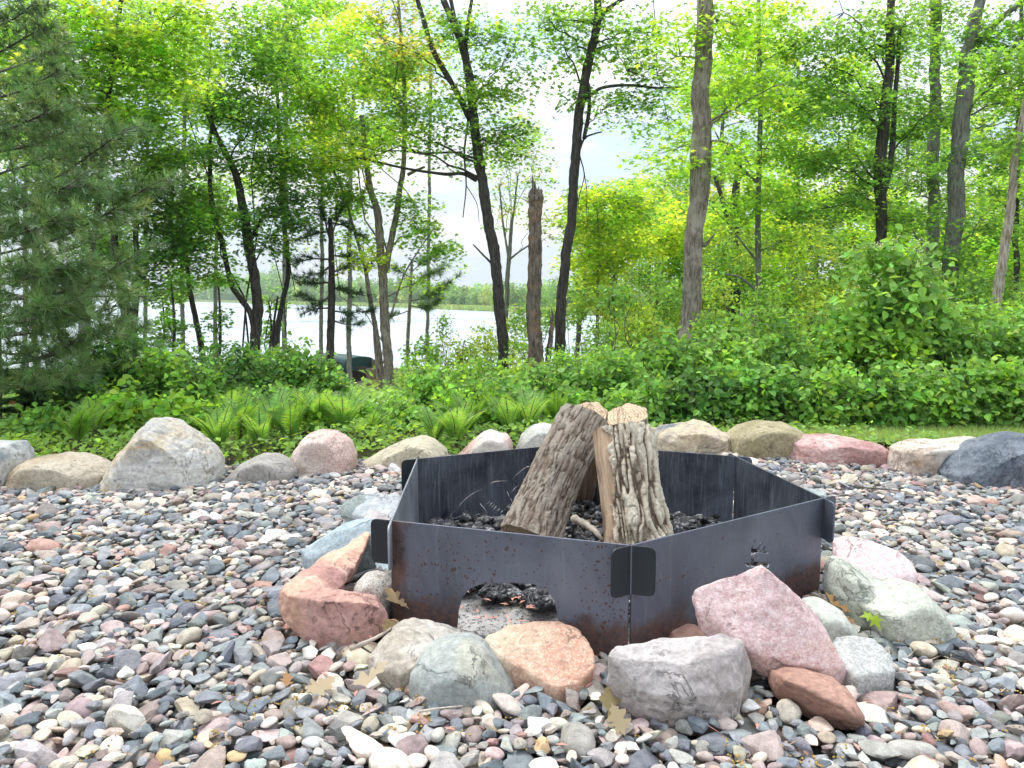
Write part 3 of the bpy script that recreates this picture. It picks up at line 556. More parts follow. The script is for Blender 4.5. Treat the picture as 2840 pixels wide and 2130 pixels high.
# ------------------------------------------------------------------ firewood
def wood_mats():
    D = {}
    for nm, c in dict(grey=((.13, .10, .075), (.37, .30, .235), (.50, .43, .35)), pale=((.15, .11, .08), (.70, .59, .44), (.86, .77, .61))).items():
        m, t, b, o = newmat('log_bark_' + nm); a = N(t, 'ShaderNodeAttribute', attribute_name='Col'); v = objvec(t)
        col = ramp(t, math_(t, 'ADD', math_(t, 'MULTIPLY', a.outputs['Fac'], .8), math_(t, 'MULTIPLY', noise(t, v, 95, 8, .75), .55)), [(.36 if nm == 'grey' else .42, c[0]), (.52 if nm == 'grey' else .62, c[1]), (.92, c[2])])
        col = mix(t, ramp(t, noise(t, v, 13, 5, .65), [(.50, 0), (.62, .55)]), col, (.27, .19, .14) if nm == 'grey' else (.50, .42, .32))
        t.links.new(col, b.inputs['Base Color']); b.inputs['Roughness'].default_value = .95; b.inputs['Specular IOR Level'].default_value = .1
        bump(t, b, noise(t, v, 130, 8, .75), 1.0, .014); D[nm] = m
    m, t, b, o = newmat('split_wood'); v = objvec(t, scale=(1, 1, .06)); n = noise(t, v, 120, 6, .6, .2)
    t.links.new(mix(t, ramp(t, noise(t, objvec(t), 8, 4), [(.4, 0), (.65, .7)]), ramp(t, n, [(.35, (.13, .085, .06)), (.65, (.34, .25, .18))]), (.07, .05, .04)), b.inputs['Base Color'])
    b.inputs['Roughness'].default_value = .85; bump(t, b, n, .6, .006); D['split'] = m
    m, t, b, o = newmat('split_wood_tan'); v = objvec(t, scale=(1, 1, .08)); n = noise(t, v, 90, 6, .6, .3)
    t.links.new(mix(t, ramp(t, noise(t, objvec(t, scale=(1, 1, .4)), 22, 4), [(.5, 0), (.62, .85)]), ramp(t, n, [(.35, (.27, .175, .11)), (.65, (.46, .33, .215))]), (.12, .07, .05)), b.inputs['Base Color'])
    b.inputs['Roughness'].default_value = .85; bump(t, b, n, .6, .006); D['tan'] = m
    m, t, b, o = newmat('sawn_end_grain'); v = objvec(t); w = N(t, 'ShaderNodeTexWave', wave_type='RINGS', rings_direction='Z'); w.inputs['Scale'].default_value = 28; w.inputs['Distortion'].default_value = 2.5; w.inputs['Detail'].default_value = 3
    t.links.new(v, w.inputs['Vector']); c = ramp(t, w.outputs[1], [(.2, (.40, .28, .165)), (.8, (.58, .44, .29))])
    c = mix(t, ramp(t, noise(t, v, 14, 4), [(.54, 0), (.66, .6)]), c, (.33, .21, .12)); c = mix(t, ramp(t, noise(t, objvec(t, scale=(1, .25, .05), rot=(0, 0, .5)), 9, 4, .6, .5), [(.490, 0), (.499, .8), (.501, .8), (.510, 0)]), c, (.10, .06, .035))
    t.links.new(c, b.inputs['Base Color']); b.inputs['Roughness'].default_value = .8
    bump(t, b, noise(t, v, 150, 5, .7), .5, .003); D['end'] = m; return D
WM = wood_mats()
def log(label, p0, p1, sect, barkmat, splitmat, furrow=.012, fs=(1.0, .5), face=(0, -1, 0), flare=0, seed=0, cr=None, curve=0):
    """sect: list of (x, y, is_bark) corners in metres round the axis; y is towards 'face'"""
    p0 = np.array(p0, float); p1 = np.array(p1, float); ax = p1 - p0; L = np.linalg.norm(ax); ax /= L
    fy = np.array(face, float); fy -= ax * (fy @ ax); fy /= np.linalg.norm(fy); fx = np.cross(fy, ax)
    S_ = []; nb = []
    m = len(sect)
    for i in range(m):
        a = np.array(sect[i][:2]); b = np.array(sect[(i + 1) % m][:2]); k = max(2, int(np.linalg.norm(b - a) / .0028))
        for t in np.arange(k) / k: S_.append(a * (1 - t) + b * t); nb.append(sect[i][2])
    S_ = np.array(S_) * [-1, 1]; nb = np.array(nb, bool); nS = len(S_)
    for _ in range(6 if True else 0):      # wear the corners of the section
        S_ = np.where(True, .5 * S_ + .25 * (np.roll(S_, 1, 0) + np.roll(S_, -1, 0)), S_)
    nZ = int(L / .0035); zz = np.linspace(0, 1, nZ)
    TT = np.roll(S_, -1, 0) - np.roll(S_, 1, 0); TT /= np.linalg.norm(TT, axis=1)[:, None]; NN = np.stack([TT[:, 1], -TT[:, 0]], -1)
    if (NN * S_).sum() < 0: NN = -NN
    Z, I = np.meshgrid(zz, np.arange(nS), indexing='ij'); base = S_[I]; nrm = NN[I]
    base = base * (1 + flare * np.exp(-Z * 6))[..., None]
    arc = np.cumsum(np.linalg.norm(np.roll(S_, -1, 0) - S_, axis=1)); A = arc[I]
    q = np.stack([np.cos(A / arc[-1] * 6.283) * arc[-1] / 6.283, np.sin(A / arc[-1] * 6.283) * arc[-1] / 6.283, Z * L * .30], -1).reshape(-1, 3)
    q2 = q + .012 * np.stack([vnoise(q * 30, 3 + seed), vnoise(q * 30, 4 + seed), 0 * q[:, 0]], -1)
    r1 = 1 - np.abs(fbm(q2 * [1, 1, fs[1]], 58 * fs[0], 2, seed, .45)) * 1.7; r2 = 1 - np.abs(fbm(q2 * [.8, .8, 2.0], 70 * fs[0], 2, seed + 1)) * 1.5
    ridge = np.clip(1 - np.maximum(r1 - .30, 0) * 1.5 - np.maximum(r2 - .70, 0) * 1.3 - .22 * np.abs(fbm(q2 * [1, 1, 1.5], 160, 2, seed + 8)), 0, 1).reshape(Z.shape)
    wob = np.round(5 * fbm(np.stack([zz * 9, 0 * zz, 0 * zz + seed], -1), 1, 3, 2)).astype(int)[:, None]; isb = nb[(I + wob) % nS]; w = isb.astype(float)
    for _ in range(4): w = .5 * w + .25 * (np.roll(w, 1, 1) + np.roll(w, -1, 1))
    fine = fbm(q * [1, 1, 1], 120, 3, seed + 5).reshape(Z.shape)
    gr = fbm(q * [1, 1, .12], 150, 3, seed + 6).reshape(Z.shape)
    disp = w * (furrow * (ridge - .5) + .0018 * fine) + (1 - w) * (.0012 * gr)
    xy = base + nrm * disp[..., None]
    off = np.stack([fbm(np.stack([zz * 3, 0 * zz, 0 * zz + seed], -1), 1, 2, seed), fbm(np.stack([zz * 3, 0 * zz, 0 * zz + seed + 5], -1), 1, 2, seed)], -1) * .005
    xy = xy + off[:, None]; xy[..., 0] += curve * (4 * zz * (1 - zz))[:, None]
    endz = Z * L + (Z - .5) * .006 * vnoise((xy.reshape(-1, 2)[:, [0, 1, 1]]) * 40, 8).reshape(Z.shape)
    loc = np.stack([xy[..., 0], xy[..., 1], endz], -1).reshape(-1, 3)
    Mx = Matrix(((fx[0], fy[0], ax[0], 0), (fx[1], fy[1], ax[1], 0), (fx[2], fy[2], ax[2], 0), (0, 0, 0, 1)))
    root = empty('firewood_log', p0, label, 'firewood log', 'split logs standing in the ring'); root.matrix_world = Matrix.Translation(Vector(p0)) @ Mx
    i = np.arange(nZ - 1)[:, None] * nS; j = np.arange(nS)[None]; k = (j + 1) % nS; fq = np.stack([i + j, i + k, i + nS + k, i + nS + j], -1).reshape(-1, 4)
    fb = np.broadcast_to(isb[:-1], (nZ - 1, nS)).reshape(-1)
    colr = np.repeat((ridge * .75 + .12 * fine + .1).reshape(-1, 1), 3, 1)
    def sub(nm, ff, mt, c=None):
        u, inv = np.unique(ff, return_inverse=True); o = mk(nm, loc[u], inv.reshape(ff.shape), mt, col=None if c is None else c[u], smooth_=True); o.parent = root; return o
    if fb.any(): sub('bark', fq[fb], WM[barkmat], colr)
    if (~fb).any(): sub('split_face', fq[~fb], WM[splitmat])
    for e_, nm in ((0, 'cut_end'), (nZ - 1, 'cut_end')):
        ring_ = loc[e_ * nS:(e_ + 1) * nS]; c = ring_.mean(0); vs = [ring_]; fs = []
        for s in (.75, .5, .25): vs.append(c + (ring_ - c) * s)
        vs = np.concatenate(vs); vs[nS:, 2] += .0015 * vnoise(vs[nS:] * 90, 3); vs = np.vstack([vs, c])
        for l in range(3):
            a = l * nS + j[0]; fs.append(np.stack([a, l * nS + k[0], (l + 1) * nS + k[0], (l + 1) * nS + j[0]], -1))
        tri = np.stack([3 * nS + j[0], 3 * nS + k[0], np.full(nS, 4 * nS)], -1)
        o = mk(nm, vs, [np.concatenate(fs), tri], WM['end']); o.parent = root
    return root
def arcs(r, a0, a1, n=10): return [(r * math.cos(t), r * math.sin(t), True) for t in np.linspace(math.radians(a0), math.radians(a1), n)]
def quarter(r, a0, a1, apex=(0, 0)):   # a split piece: bark arc, two flat faces meeting at an inner edge
    A = arcs(r, a0, a1); A[-1] = (A[-1][0], A[-1][1], False); return A + [(apex[0], apex[1], False)]
# 1 grey barked leaning log (left)
log('grey brown barked log leaning to the right, leftmost of the four', V(1146, 1168, 2.50), V(1262, 903, 2.76), quarter(.098, 195, 345, (0, .03))[::-1] if False else [(-.092, -.005, True), (-.075, .05, True), (-.02, .082, True), (.04, .075, True), (.088, .035, True), (.095, .0, False), (.03, -.07, False), (-.05, -.05, False)], 'grey', 'split', .0055, (1.5, .55), (-.12, -1, .2), .22, 3, curve=.012)
# 2 pale furrowed log (front right)
log('pale deeply furrowed log in front, with a tan split strip on its left', V(1382, 1195, 2.30), V(1341, 930, 2.50), [(-.100, .01, False), (-.088, .048, False), (-.06, .066, True), (.01, .086, True), (.066, .064, True), (.102, .01, True), (.09, -.05, True), (.03, -.09, False), (-.06, -.06, False)], 'pale', 'tan', .016, (.85, .55), (0, -1, .25), .18, 11)
# 3 back right
log('short pale log with a bright sawn top, behind the furrowed one', V(1372, 1130, 2.98), V(1352, 900, 2.76), [(-.075, .02, False), (-.05, .06, False), (.02, .06, True), (.07, .03, True), (.078, -.03, True), (.02, -.08, True), (-.06, -.05, False)], 'pale', 'tan', .006, (1.4, .4), (0, -1, .1), .05, 21)
# 4 back middle, leaning the other way
log('dark split log leaning behind the others with a cracked sawn top', V(1245, 1112, 3.18), V(1279, 893, 2.90), [(-.06, .0, False), (-.03, .045, False), (.05, .04, False), (.062, -.02, True), (.02, -.075, True), (-.05, -.05, True)], 'grey', 'split', .006, (1.4, .5), (0, -1, .1), .05, 31)

# ------------------------------------------------------------------ gravel
def chull(P):
    P = sorted(map(tuple, P)); L = []
    for seq in (P, P[::-1]):
        h = []
        for p in seq:
            while len(h) > 1 and (h[-1][0] - h[-2][0]) * (p[1] - h[-2][1]) - (h[-1][1] - h[-2][1]) * (p[0] - h[-2][0]) <= 0: h.pop()
            h.append(p)
        L += h[:-1]
    return np.array(L)
CE = .006; GX0, GX1, GY0, GY1 = -3.7, 3.9, 1.15, 4.85
nx, ny = int((GX1 - GX0) / CE), int((GY1 - GY0) / CE)
gx, gy = GX0 + (np.arange(nx) + .5) * CE, GY0 + (np.arange(ny) + .5) * CE; X, Y = np.meshgrid(gx, gy)
BLK = inpoly(X, Y, hexp * 1.0)
for h in HULLS: 
    h = chull(h); c = h.mean(0); BLK |= inpoly(X, Y, c + (h - c) * .93)
BLK |= ((X - V(1090, 1360, 2.0)[0]) / .17) ** 2 + ((Y - 2.05) / .10) ** 2 < 1
def back(x): return np.interp(x, [-2.6, -1.5, -.5, 0, .9, 1.6, 2.6], [3.95, 4.05, 4.3, 4.45, 4.78, 4.5, 4.05])
BLK |= Y > back(X)
H = np.full((ny, nx), -.085); ID = np.full((ny, nx), -1, np.int32)
r_ = np.random.default_rng(21); ST = []
PAL = [((.150, .172, .195), .21, 'dark blue grey', 1), ((.225, .245, .262), .22, 'slate grey', 1), ((.29, .28, .27), .13, 'grey', 0), ((.31, .255, .245), .11, 'mauve brown', 0), ((.41, .33, .31), .09, 'dusty pink', 0),
       ((.46, .41, .34), .09, 'tan', -1), ((.54, .50, .44), .09, 'cream', -1), ((.54, .54, .52), .06, 'pale grey', 0), ((.29, .32, .30), .05, 'green grey', 1), ((.45, .29, .24), .018, 'salmon', 0), ((.46, .34, .20), .01, 'ochre', -1), ((.27, .17, .155), .014, 'dark red', 0)]
pc = np.cumsum([p[1] for p in PAL]); pc /= pc[-1]
KSH = {}
for ang in (0, 1):
    for s in range(14): KSH[(ang, s)] = [stone_shape(k, bool(ang), 100 * ang + s) for k in (2, 3, 4)]
NST = 32000; tries = 0
while len(ST) < NST and tries < 124000:
    tries += 1; best = None
    for _ in range(3):
        y = 1.2 + 3.6 * r_.random() ** .9; x = r_.uniform(-.80, .80) * y * 1.02 + (r_.random() - .5) * .3
        ix, iy = int((x - GX0) / CE), int((y - GY0) / CE)
        if not (8 < ix < nx - 9 and 8 < iy < ny - 9) or BLK[iy, ix]: continue
        if best is None or H[iy, ix] < best[0]: best = (H[iy, ix], x, y, ix, iy)
    if best is None: continue
    h0, x, y, ix, iy = best
    if h0 > -.012: continue
    pi_ = int(np.searchsorted(pc, r_.random())); bias = PAL[pi_][3]
    a = float(np.clip(r_.lognormal(math.log(.0252), .42), .009, .060)); b_ = a * r_.uniform(.58, .92); c_ = a * r_.uniform(.26, .60)
    ang = 1 if r_.random() < (.96 if bias == 1 else .50 if bias == -1 else .80) else 0
    th = r_.uniform(0, 6.283); tx, ty = r_.normal(0, .42, 2)
    k = int(a / CE) + 1; sx, sy = slice(ix - k, ix + k + 1), slice(iy - k, iy + k + 1)
    hh = H[sy, sx]
    if hh.shape != (2 * k + 1, 2 * k + 1): continue
    dx = gx[sx][None] - x; dy = gy[sy][:, None] - y; ux = (dx * math.cos(th) + dy * math.sin(th)) / a; uy = (-dx * math.sin(th) + dy * math.cos(th)) / b_
    q = 1 - ux * ux - uy * uy; m_ = q > .05
    prof = c_ * np.sqrt(np.clip(q, 0, 1)); tilt = tx * .6 * dx + ty * .6 * dy
    gap = (hh - (tilt - prof))[m_]
    if BLK[sy, sx][m_].mean() > .25: continue
    z = np.percentile(gap, 72) if len(gap) else h0
    newt = z + tilt + prof * .93; up = m_ & (newt > hh)
    if z > -.008 + .010 * r_.random(): continue
    H[sy, sx] = np.where(up, newt, hh); ID[sy, sx] = np.where(up, len(ST), ID[sy, sx])
    tone = r_.uniform(.66, 1.26); cc = np.clip(np.array(PAL[pi_][0]) * [1.06, 1.015, .965] * tone * r_.uniform(.95, 1.05, 3), .03, .8)
    R = np.array(Matrix.Rotation(th, 3, 'Z')); T = np.array(Matrix.Rotation(ty * .6, 3, 'X') @ Matrix.Rotation(-tx * .6, 3, 'Y')); R2 = np.array(Matrix.Rotation(r_.uniform(-.25, .25), 3, 'X'))
    ST.append((x, y, z, a, b_, c_, T @ R @ R2, ang, int(r_.integers(14)), cc, pi_))
vis = np.bincount(ID[ID >= 0], minlength=len(ST)).astype(float)
score = np.array([vis[i] / (s[1] ** 2 + .8) ** 1.5 * (abs(s[0]) < .66 * s[1]) * ((CAMZ - s[2]) / s[1] < .625) for i, s in enumerate(ST)])
own = set(np.argsort(-score)[:300].tolist())
mbs = MB(); mba = MB()
def spos(px, py): return VZ(px, py, .03)
LM = [((80,1120),'the brown boulder'),((340,1100),'the tallest boulder'),((620,1090),'the low grey boulder'),((170,1280),'the left edge of the gravel'),((450,1250),'the gravel left of the ring'),((620,1190),'the pale blue flat stone'),((560,1370),'the red sandstone rock'),
      ((100,1450),'the gravel at the far left'),((350,1420),'the gravel left of the red rock'),((90,1600),'the bottom left corner'),((300,1600),'the bottom edge, left part'),((520,1560),'the bottom edge below the red rock'),((740,1460),'the tan grey flat rock'),((740,1600),'the bottom edge below the flat tan rock'),
      ((960,1600),'the foot of the large round grey rock'),((1190,1530),'the orange speckled rock'),((1200,1620),'the bottom edge in the middle'),((1440,1625),'the foot of the mauve grey block'),((1650,1600),'the tip of the brown red rock'),((1760,1620),'the bottom edge below the brown red rock'),
      ((1920,1560),'the right end of the brown red rock'),((2010,1440),'the speckled flat rock'),((2120,1600),'the bottom right corner'),((2130,1450),'the right edge of the gravel'),((2080,1290),'the green grey saddle rock'),((2100,1150),'the slate boulder at the right'),((1900,1080),'the long pink red boulder')]
LP = np.array([spos(*p[0])[:2] for p in LM]); cnt = {}
for i, s in enumerate(ST):
    x, y, z, a, b_, c_, R, ang, k, cc, pi_ = s
    v0, f0 = KSH[(ang, k)][2 if (i in own and y < 2.2) else 1 if (i in own or y < 2.5) else 0]
    v = (v0 * [a, b_, c_]) @ R.T
    if i not in own:
        (mba if ang else mbs).add(v + [x, y, z], f0, cc); continue
    o = mk('gravel_stone', v, f0, M['stone'], col=np.broadcast_to(cc, (len(v), 3)), smooth_=not ang); o.location = (x, y, z)
    w = LM[int(np.argmin(((LP - [x, y]) ** 2).sum(1)))][1]
    shp = ('angular' if ang else 'rounded') if b_ / a > .72 else ('long angular' if ang else 'long oval'); key = (PAL[pi_][2], shp, w)
    cnt[key] = cnt.get(key, []) + [(a, o)]
for (c, shp, w), L in cnt.items():
    L.sort(key=lambda q: -q[0]); szs = [''] if len(L) == 1 else ['larger', 'smaller'] if len(L) == 2 else ['largest', 'middle-sized', 'smallest'] if len(L) == 3 else ['largest', 'second largest', 'third largest', 'fourth largest', 'fifth largest', 'sixth largest', 'seventh largest'] + ['smallest'] * 20
    for (a, o), z_ in zip(L, szs): tag(o, ' '.join((f'{z_} {c} {shp} stone by {w}').split()), 'stone', 'stones of the gravel bed')
nsm = sum(len(a) for a in mbs.f[3]); fsm = sum(len(a) for a in mba.f[3])
for a in mba.f[3]: mbs.f[3].append(a + mbs.n)
mbs.v += mba.v; mbs.c += mba.c
go = mbs.make('gravel', M['stone']); go.data.polygons.foreach_set('use_smooth', np.arange(nsm + fsm) < nsm)
tag(go, 'mixed grey, tan and pink river gravel filling the bed round the fire ring', 'gravel', kind='stuff')
del mbs
def hbed(x, y):
    ix, iy = int((x - GX0) / CE), int((y - GY0) / CE)
    return float(H[iy, ix]) if 0 <= ix < nx and 0 <= iy < ny and not BLK[iy, ix] else .01

# ------------------------------------------------------------------ foliage
def ovate():
    o = [(0, 0), (.20, .10), (.36, .32), (.33, .58), (.17, .82), (0, 1.04), (-.17, .82), (-.33, .58), (-.36, .32), (-.20, .10)]
    v = [(x, y, abs(x) * .35 - .12 * y * y) for x, y in o] + [(0, .32, -.03), (0, .62, -.06)]
    f = [(0, 1, 10), (1, 2, 10), (2, 3, 11), (2, 11, 10), (3, 4, 11), (4, 5, 11), (5, 6, 11), (6, 7, 11), (7, 8, 11), (8, 10, 11), (8, 9, 10), (9, 0, 10)]
    return np.array(v), np.array(f)
def star():
    o = [(0, -.02), (.12, .10), (.44, .02), (.26, .25), (.56, .52), (.20, .50), (0, 1.0), (-.20, .50), (-.56, .52), (-.26, .25), (-.44, .02), (-.12, .10)]
    v = [(x, y, -.10 * (x * x + (y - .3) ** 2) * 2) for x, y in o] + [(0, .28, .03)]
    return np.array(v), np.array([(i, (i + 1) % 12, 12) for i in range(12)])
def rhomb():
    return np.array([(0, 0, 0), (.30, .42, .08), (0, 1, -.08), (-.30, .42, .08), (0, .45, 0)]), np.array([(0, 1, 4), (1, 2, 4), (2, 3, 4), (3, 0, 4)])
TPL = dict(ovate=ovate(), star=star(), rhomb=rhomb())
def unit(a): return a / (np.linalg.norm(a, axis=-1, keepdims=True) + 1e-9)
def leaves(mb, tpl, P, NRM, DIR, size, col):
    v, f = TPL[tpl]; n = len(P); z = unit(NRM); y = unit(DIR - z * (DIR * z).sum(1)[:, None]); x = np.cross(y, z)
    B = np.stack([x, y, z], 1) * np.asarray(size)[:, None, None]
    w = np.einsum('kc,ncd->nkd', v, B) + P[:, None]
    mb.add(w.reshape(-1, 3), (f[None] + (np.arange(n) * len(v))[:, None, None]).reshape(-1, f.shape[1]), np.repeat(col, len(v), 0))
HUE = dict(bright=(.225, .425, .045), mid=(.140, .300, .045), dark=(.070, .180, .034), yellow=(.33, .49, .055), blue=(.150, .265, .095), deep=(.036, .095, .028), fresh=(.200, .385, .080), rust=(.30, .31, .08), pale=(.28, .40, .14), far=(.16, .27, .12))
def colors(n, hue, rr, var=.22):
    c = np.array(HUE[hue])[None] * 1.12 * np.exp(rr.normal(0, var, (n, 1))); c = c * np.exp(rr.normal(0, .07, (n, 3))); return np.clip(c, .008, .6)
def spray(mb, rr, C, R, n, tpl, size, hue, up=.75, flat=.17):
    """a flat bough of leaves round C"""
    tilt = rr.normal(0, .25, 2); a = rr.uniform(0, 6.283, n); q = np.sqrt(rr.random(n)) * R
    p = np.stack([np.cos(a) * q, np.sin(a) * q, 0 * a], 1); p[:, 2] = p[:, 0] * tilt[0] + p[:, 1] * tilt[1] + rr.normal(0, R * flat, n) - .25 * q * q / R
    nr = np.stack([rr.normal(0, 1 - up, n) * 1.5, rr.normal(0, 1 - up, n) * 1.5 - .12, np.full(n, up)], 1)
    d = np.stack([np.cos(a) + rr.normal(0, .5, n), np.sin(a) + rr.normal(0, .5, n), rr.normal(-.35, .25, n)], 1)
    leaves(mb, tpl, C + p, nr, d, size * rr.uniform(.65, 1.2, n), colors(n, hue, rr) * np.exp(rr.normal(-.03, .26)))
def limb(mb, rr, a, b, r0, r1, sag=.1, n=8, wig=.04, sides=6):
    a = np.array(a, float); b = np.array(b, float); L = np.linalg.norm(b - a) + 1e-6; t = np.linspace(0, 1, n)[:, None]
    P = a * (1 - t) + b * t; P[:, 2] += sag * L * (4 * t[:, 0] * (1 - t[:, 0])); P[1:-1] += rr.normal(0, wig * L / 2, (n - 2, 3))
    v, f = tube(P, np.linspace(r0, r1, n), sides, cap=False); mb.add(v, f); return P
DENS = 2.2
def tree(label, cat, stems, d, blobs, bark, hue='mid', tpl='star', size=.088, per=26, R=.40, seed=0, name='maple_tree', group=None, twigs=True, rough=.16, extra=(), sides=14, hues=None, lmat='leaf', deplen=.8):
    rr = np.random.default_rng(900 + seed); tm = MB(); lm = MB(); cm = MB(); trunks = []
    b0 = V(stems[0][0][0], stems[0][0][1], d)
    for s in stems:
        P = np.array([V(q[0], q[1], d + (q[3] if len(q) > 3 else 0)) for q in s]); W_ = np.array([q[2] for q in s]) * d / VF / 2
        if s is stems[0] or s[0][1] > 640:
            g = float(tz(P[0][0], P[0][1])); 
            if P[0][2] > g - .05: P = np.vstack([[P[0][0] - (P[1][0] - P[0][0]) * .15, P[0][1], g - .15], P]); W_ = np.concatenate([[W_[0] * 1.3], W_])
        if s[-1][1] <= 2: P = np.vstack([P, P[-1] + unit(P[-1] - P[-2]) * 2.6]); W_ = np.append(W_, W_[-1] * .6)
        L = np.linalg.norm(np.diff(P, axis=0), axis=1).sum(); n = max(8, int(L / .07)); t = np.linspace(0, 1, n)
        cl = np.concatenate([[0], np.cumsum(np.linalg.norm(np.diff(P, axis=0), axis=1))]); u = np.interp(np.linspace(0, cl[-1], n), cl, np.arange(len(P)))
        C = catmull(P, 400)[np.clip((u / (len(P) - 1) * 399).astype(int), 0, 399)]; C[1:-1, :2] += np.stack([fbm(C[1:-1] * [0, 0, 1], 1.3, 2, seed), fbm(C[1:-1] * [0, 0, 1], 1.3, 2, seed + 3)], 1) * W_.mean() * .35
        Rr = np.interp(u, np.arange(len(P)), W_); v, f = tube(C, Rr, sides, seed, rough); tm.add(v, f); trunks.append((C, Rr))
    allC = np.vstack([t[0] for t in trunks]); allR = np.concatenate([t[1] for t in trunks])
    for ex in extra:      # bare or drooping branches given in picture units: [(x, y, depth offset)...], width
        P = np.array([V(q[0], q[1], d + (q[2] if len(q) > 2 else 0)) for q in ex[0]]); C = catmull(P, max(6, len(P) * 4)); v, f = tube(C, np.linspace(ex[1], ex[2], len(C)) * d / VF / 2, 6, seed, .1); lm.add(v, f)
    for bi, bl in enumerate(blobs):
        bx, by, rx, ry, nc = bl[:5]; dd = bl[5] if len(bl) > 5 else 0; h = bl[6] if len(bl) > 6 else hue
        c = V(bx, by, d + dd); rw, rh = rx * d / VF, ry * d / VF; rd = rw * deplen
        tgt = c - [0, 0, rh * .3 + .25 * abs(c[0] - allC[:, 0].mean())]
        j = int(np.argmin(((allC - tgt) ** 2 * [1, .6, 2.2]).sum(1)))
        nb = max(1, min(5, nc // 9)); ends = []
        for q in range(nb):
            e_ = c + rr.normal(0, .42, 3) * [rw, rd, rh]; j2 = int(np.clip(j + rr.integers(-6, 7), 0, len(allC) - 1)); ends.append(limb(lm, rr, allC[j2], e_, min(allR[j2] * .32, .017 + .006 * rw), .006, .06, 9, .05))
        ends = np.vstack(ends)
        u = rr.normal(size=(nc, 3)); u = unit(u) * (rr.random(nc) ** (1 / 2.4))[:, None]; pts = c + u * [rw, rd, rh]
        for p in pts:
            if twigs: a = ends[int(np.argmin(((ends - p) ** 2).sum(1) + rr.random(len(ends)) * .05))]; limb(lm, rr, a, p, .0055, .002, .03, 4, .05, 3)
            spray(cm, rr, p, R * rr.uniform(.7, 1.25), int(per * DENS * rr.uniform(.7, 1.3)), tpl, size, (h if not hues or rr.random() < .7 else hues[int(rr.integers(len(hues)))]))
    root = empty(name, (b0[0], b0[1], float(tz(b0[0], b0[1]))), label, cat, group)
    tm.make('trunk', M[bark], root, True); lm.make('limbs', M[bark if bark != 'bark_pale' else 'twig'], root, True); cm.make('crown', M[lmat], root)
    return root
T_ = 'trees between the gravel and the lake'; TR = 'trees of the wood on the right'
tree('forked dark maple leaning left, directly left of the broken snag', 'tree', [[(1090,865,24),(1077,616,23),(1053,458,22),(1030,293,20),(1006,117,17),(985,60,14),(960,0,12)], [(1016,258,13),(990,205,12),(936,106,11),(903,0,9)], [(1004,110,12),(984,45,9),(975,0,8)], [(1006,120,9),(1010,60,8),(1020,0,7)]], 14,
     [(1075,300,75,45,26),(1030,200,80,40,20),(1100,180,60,45,14),(930,250,90,50,16),(870,120,90,50,16,0,'rust'),(960,60,60,40,12),(1050,60,70,50,16),(1110,110,50,40,8),(860,300,110,35,16,0,'bright'),(740,330,110,30,20,0,'yellow'),(1000,340,40,25,5)], 'bark_dark', 'mid', seed=1, group=T_,
     extra=[([(1030,390),(1000,375),(959,376),(877,364),(760,338),(700,340)],9,3),([(1077,600),(1062,570),(1043,550),(1022,528)],6,3),([(1012,255),(1003,330),(1007,400),(1000,470)],5,2),([(1007,400),(1030,440),(1035,480)],2,1)], hues=['bright', 'dark'], per=20)
tree('slender dark maple just right of the broken snag', 'tree', [[(1204,812,24),(1215,646,22),(1232,470,20),(1247,317,20),(1259,176,19),(1283,70,17),(1290,0,15)], [(1262,300,9),(1273,240,8),(1270,180,7)], [(1285,60,10),(1310,20,8),(1340,0,7)]], 13.6,
     [(1340,110,80,45,22),(1420,170,80,35,16),(1230,60,70,45,14),(1330,230,70,40,14),(1200,120,50,35,8),(1400,60,70,45,14),(1180,40,60,35,10),(1300,20,50,25,8),(1440,250,70,50,10),(1245,190,35,25,5)], 'bark_dark', 'mid', seed=2, group=T_, hues=['bright', 'dark'], per=18,
     extra=[([(1265,215),(1300,190),(1360,184),(1420,190),(1470,188)],8,3),([(1250,330),(1262,300),(1280,290),(1300,285)],5,3),([(1252,335),(1262,380),(1250,430),(1248,490)],3,1),([(1262,372),(1268,420),(1266,470)],2,1)])
tree('tall straight furrowed brown trunk with a knob, right of the logs', 'tree', [[(1475,905,42),(1491,704,40),(1497,600,38),(1503,500,37),(1508,352,37),(1511,176,36),(1520,0,32)]], 11,
     [(1455,90,60,60,12),(1590,60,80,60,22),(1640,190,80,60,18),(1440,330,60,40,10),(1580,330,60,40,10)], 'bark_brown', 'bright', seed=3, group=T_, per=18, sides=30, rough=.13,
     extra=[([(1519,480),(1530,400),(1534,330),(1533,240)],9,6),([(1512,520),(1520,530),(1530,522),(1545,505)],14,3)])
# the knob and burl are bulges of the trunk; dead stub beside it
tree('thin grey maple with a forked low bough, right of the furrowed trunk', 'tree', [[(1640,755,12),(1638,528,12),(1640,352,10),(1643,176,9),(1638,0,8)]], 15.5,
     [(1610,180,90,60,26),(1690,120,80,60,22),(1600,330,80,50,22),(1700,300,70,60,18),(1660,430,80,40,16),(1570,470,60,40,12),(1600,60,70,50,16),(1700,30,70,40,14),(1690,520,60,40,10)], 'bark_grey', 'bright', seed=4, group=TR, hues=['mid', 'yellow'],
     extra=[([(1640,400),(1610,370),(1570,330),(1545,285)],7,3),([(1640,570),(1600,520),(1570,480),(1530,440)],5,2),([(1636,630),(1600,600),(1560,590),(1520,570)],6,2)])
tree('dark trunked maple behind the thin grey one', 'tree', [[(1585,700,22),(1588,600,20),(1590,446,17),(1600,330,12)],[(1588,560,12),(1570,460,10),(1545,380,8)]], 20,
     [(1560,560,70,50,26),(1640,600,60,50,22),(1600,480,80,60,26),(1530,640,60,40,16),(1640,380,60,50,16)], 'bark_dark', 'bright', seed=5, group=TR, size=.12, hues=['yellow', 'mid'], twigs=False)
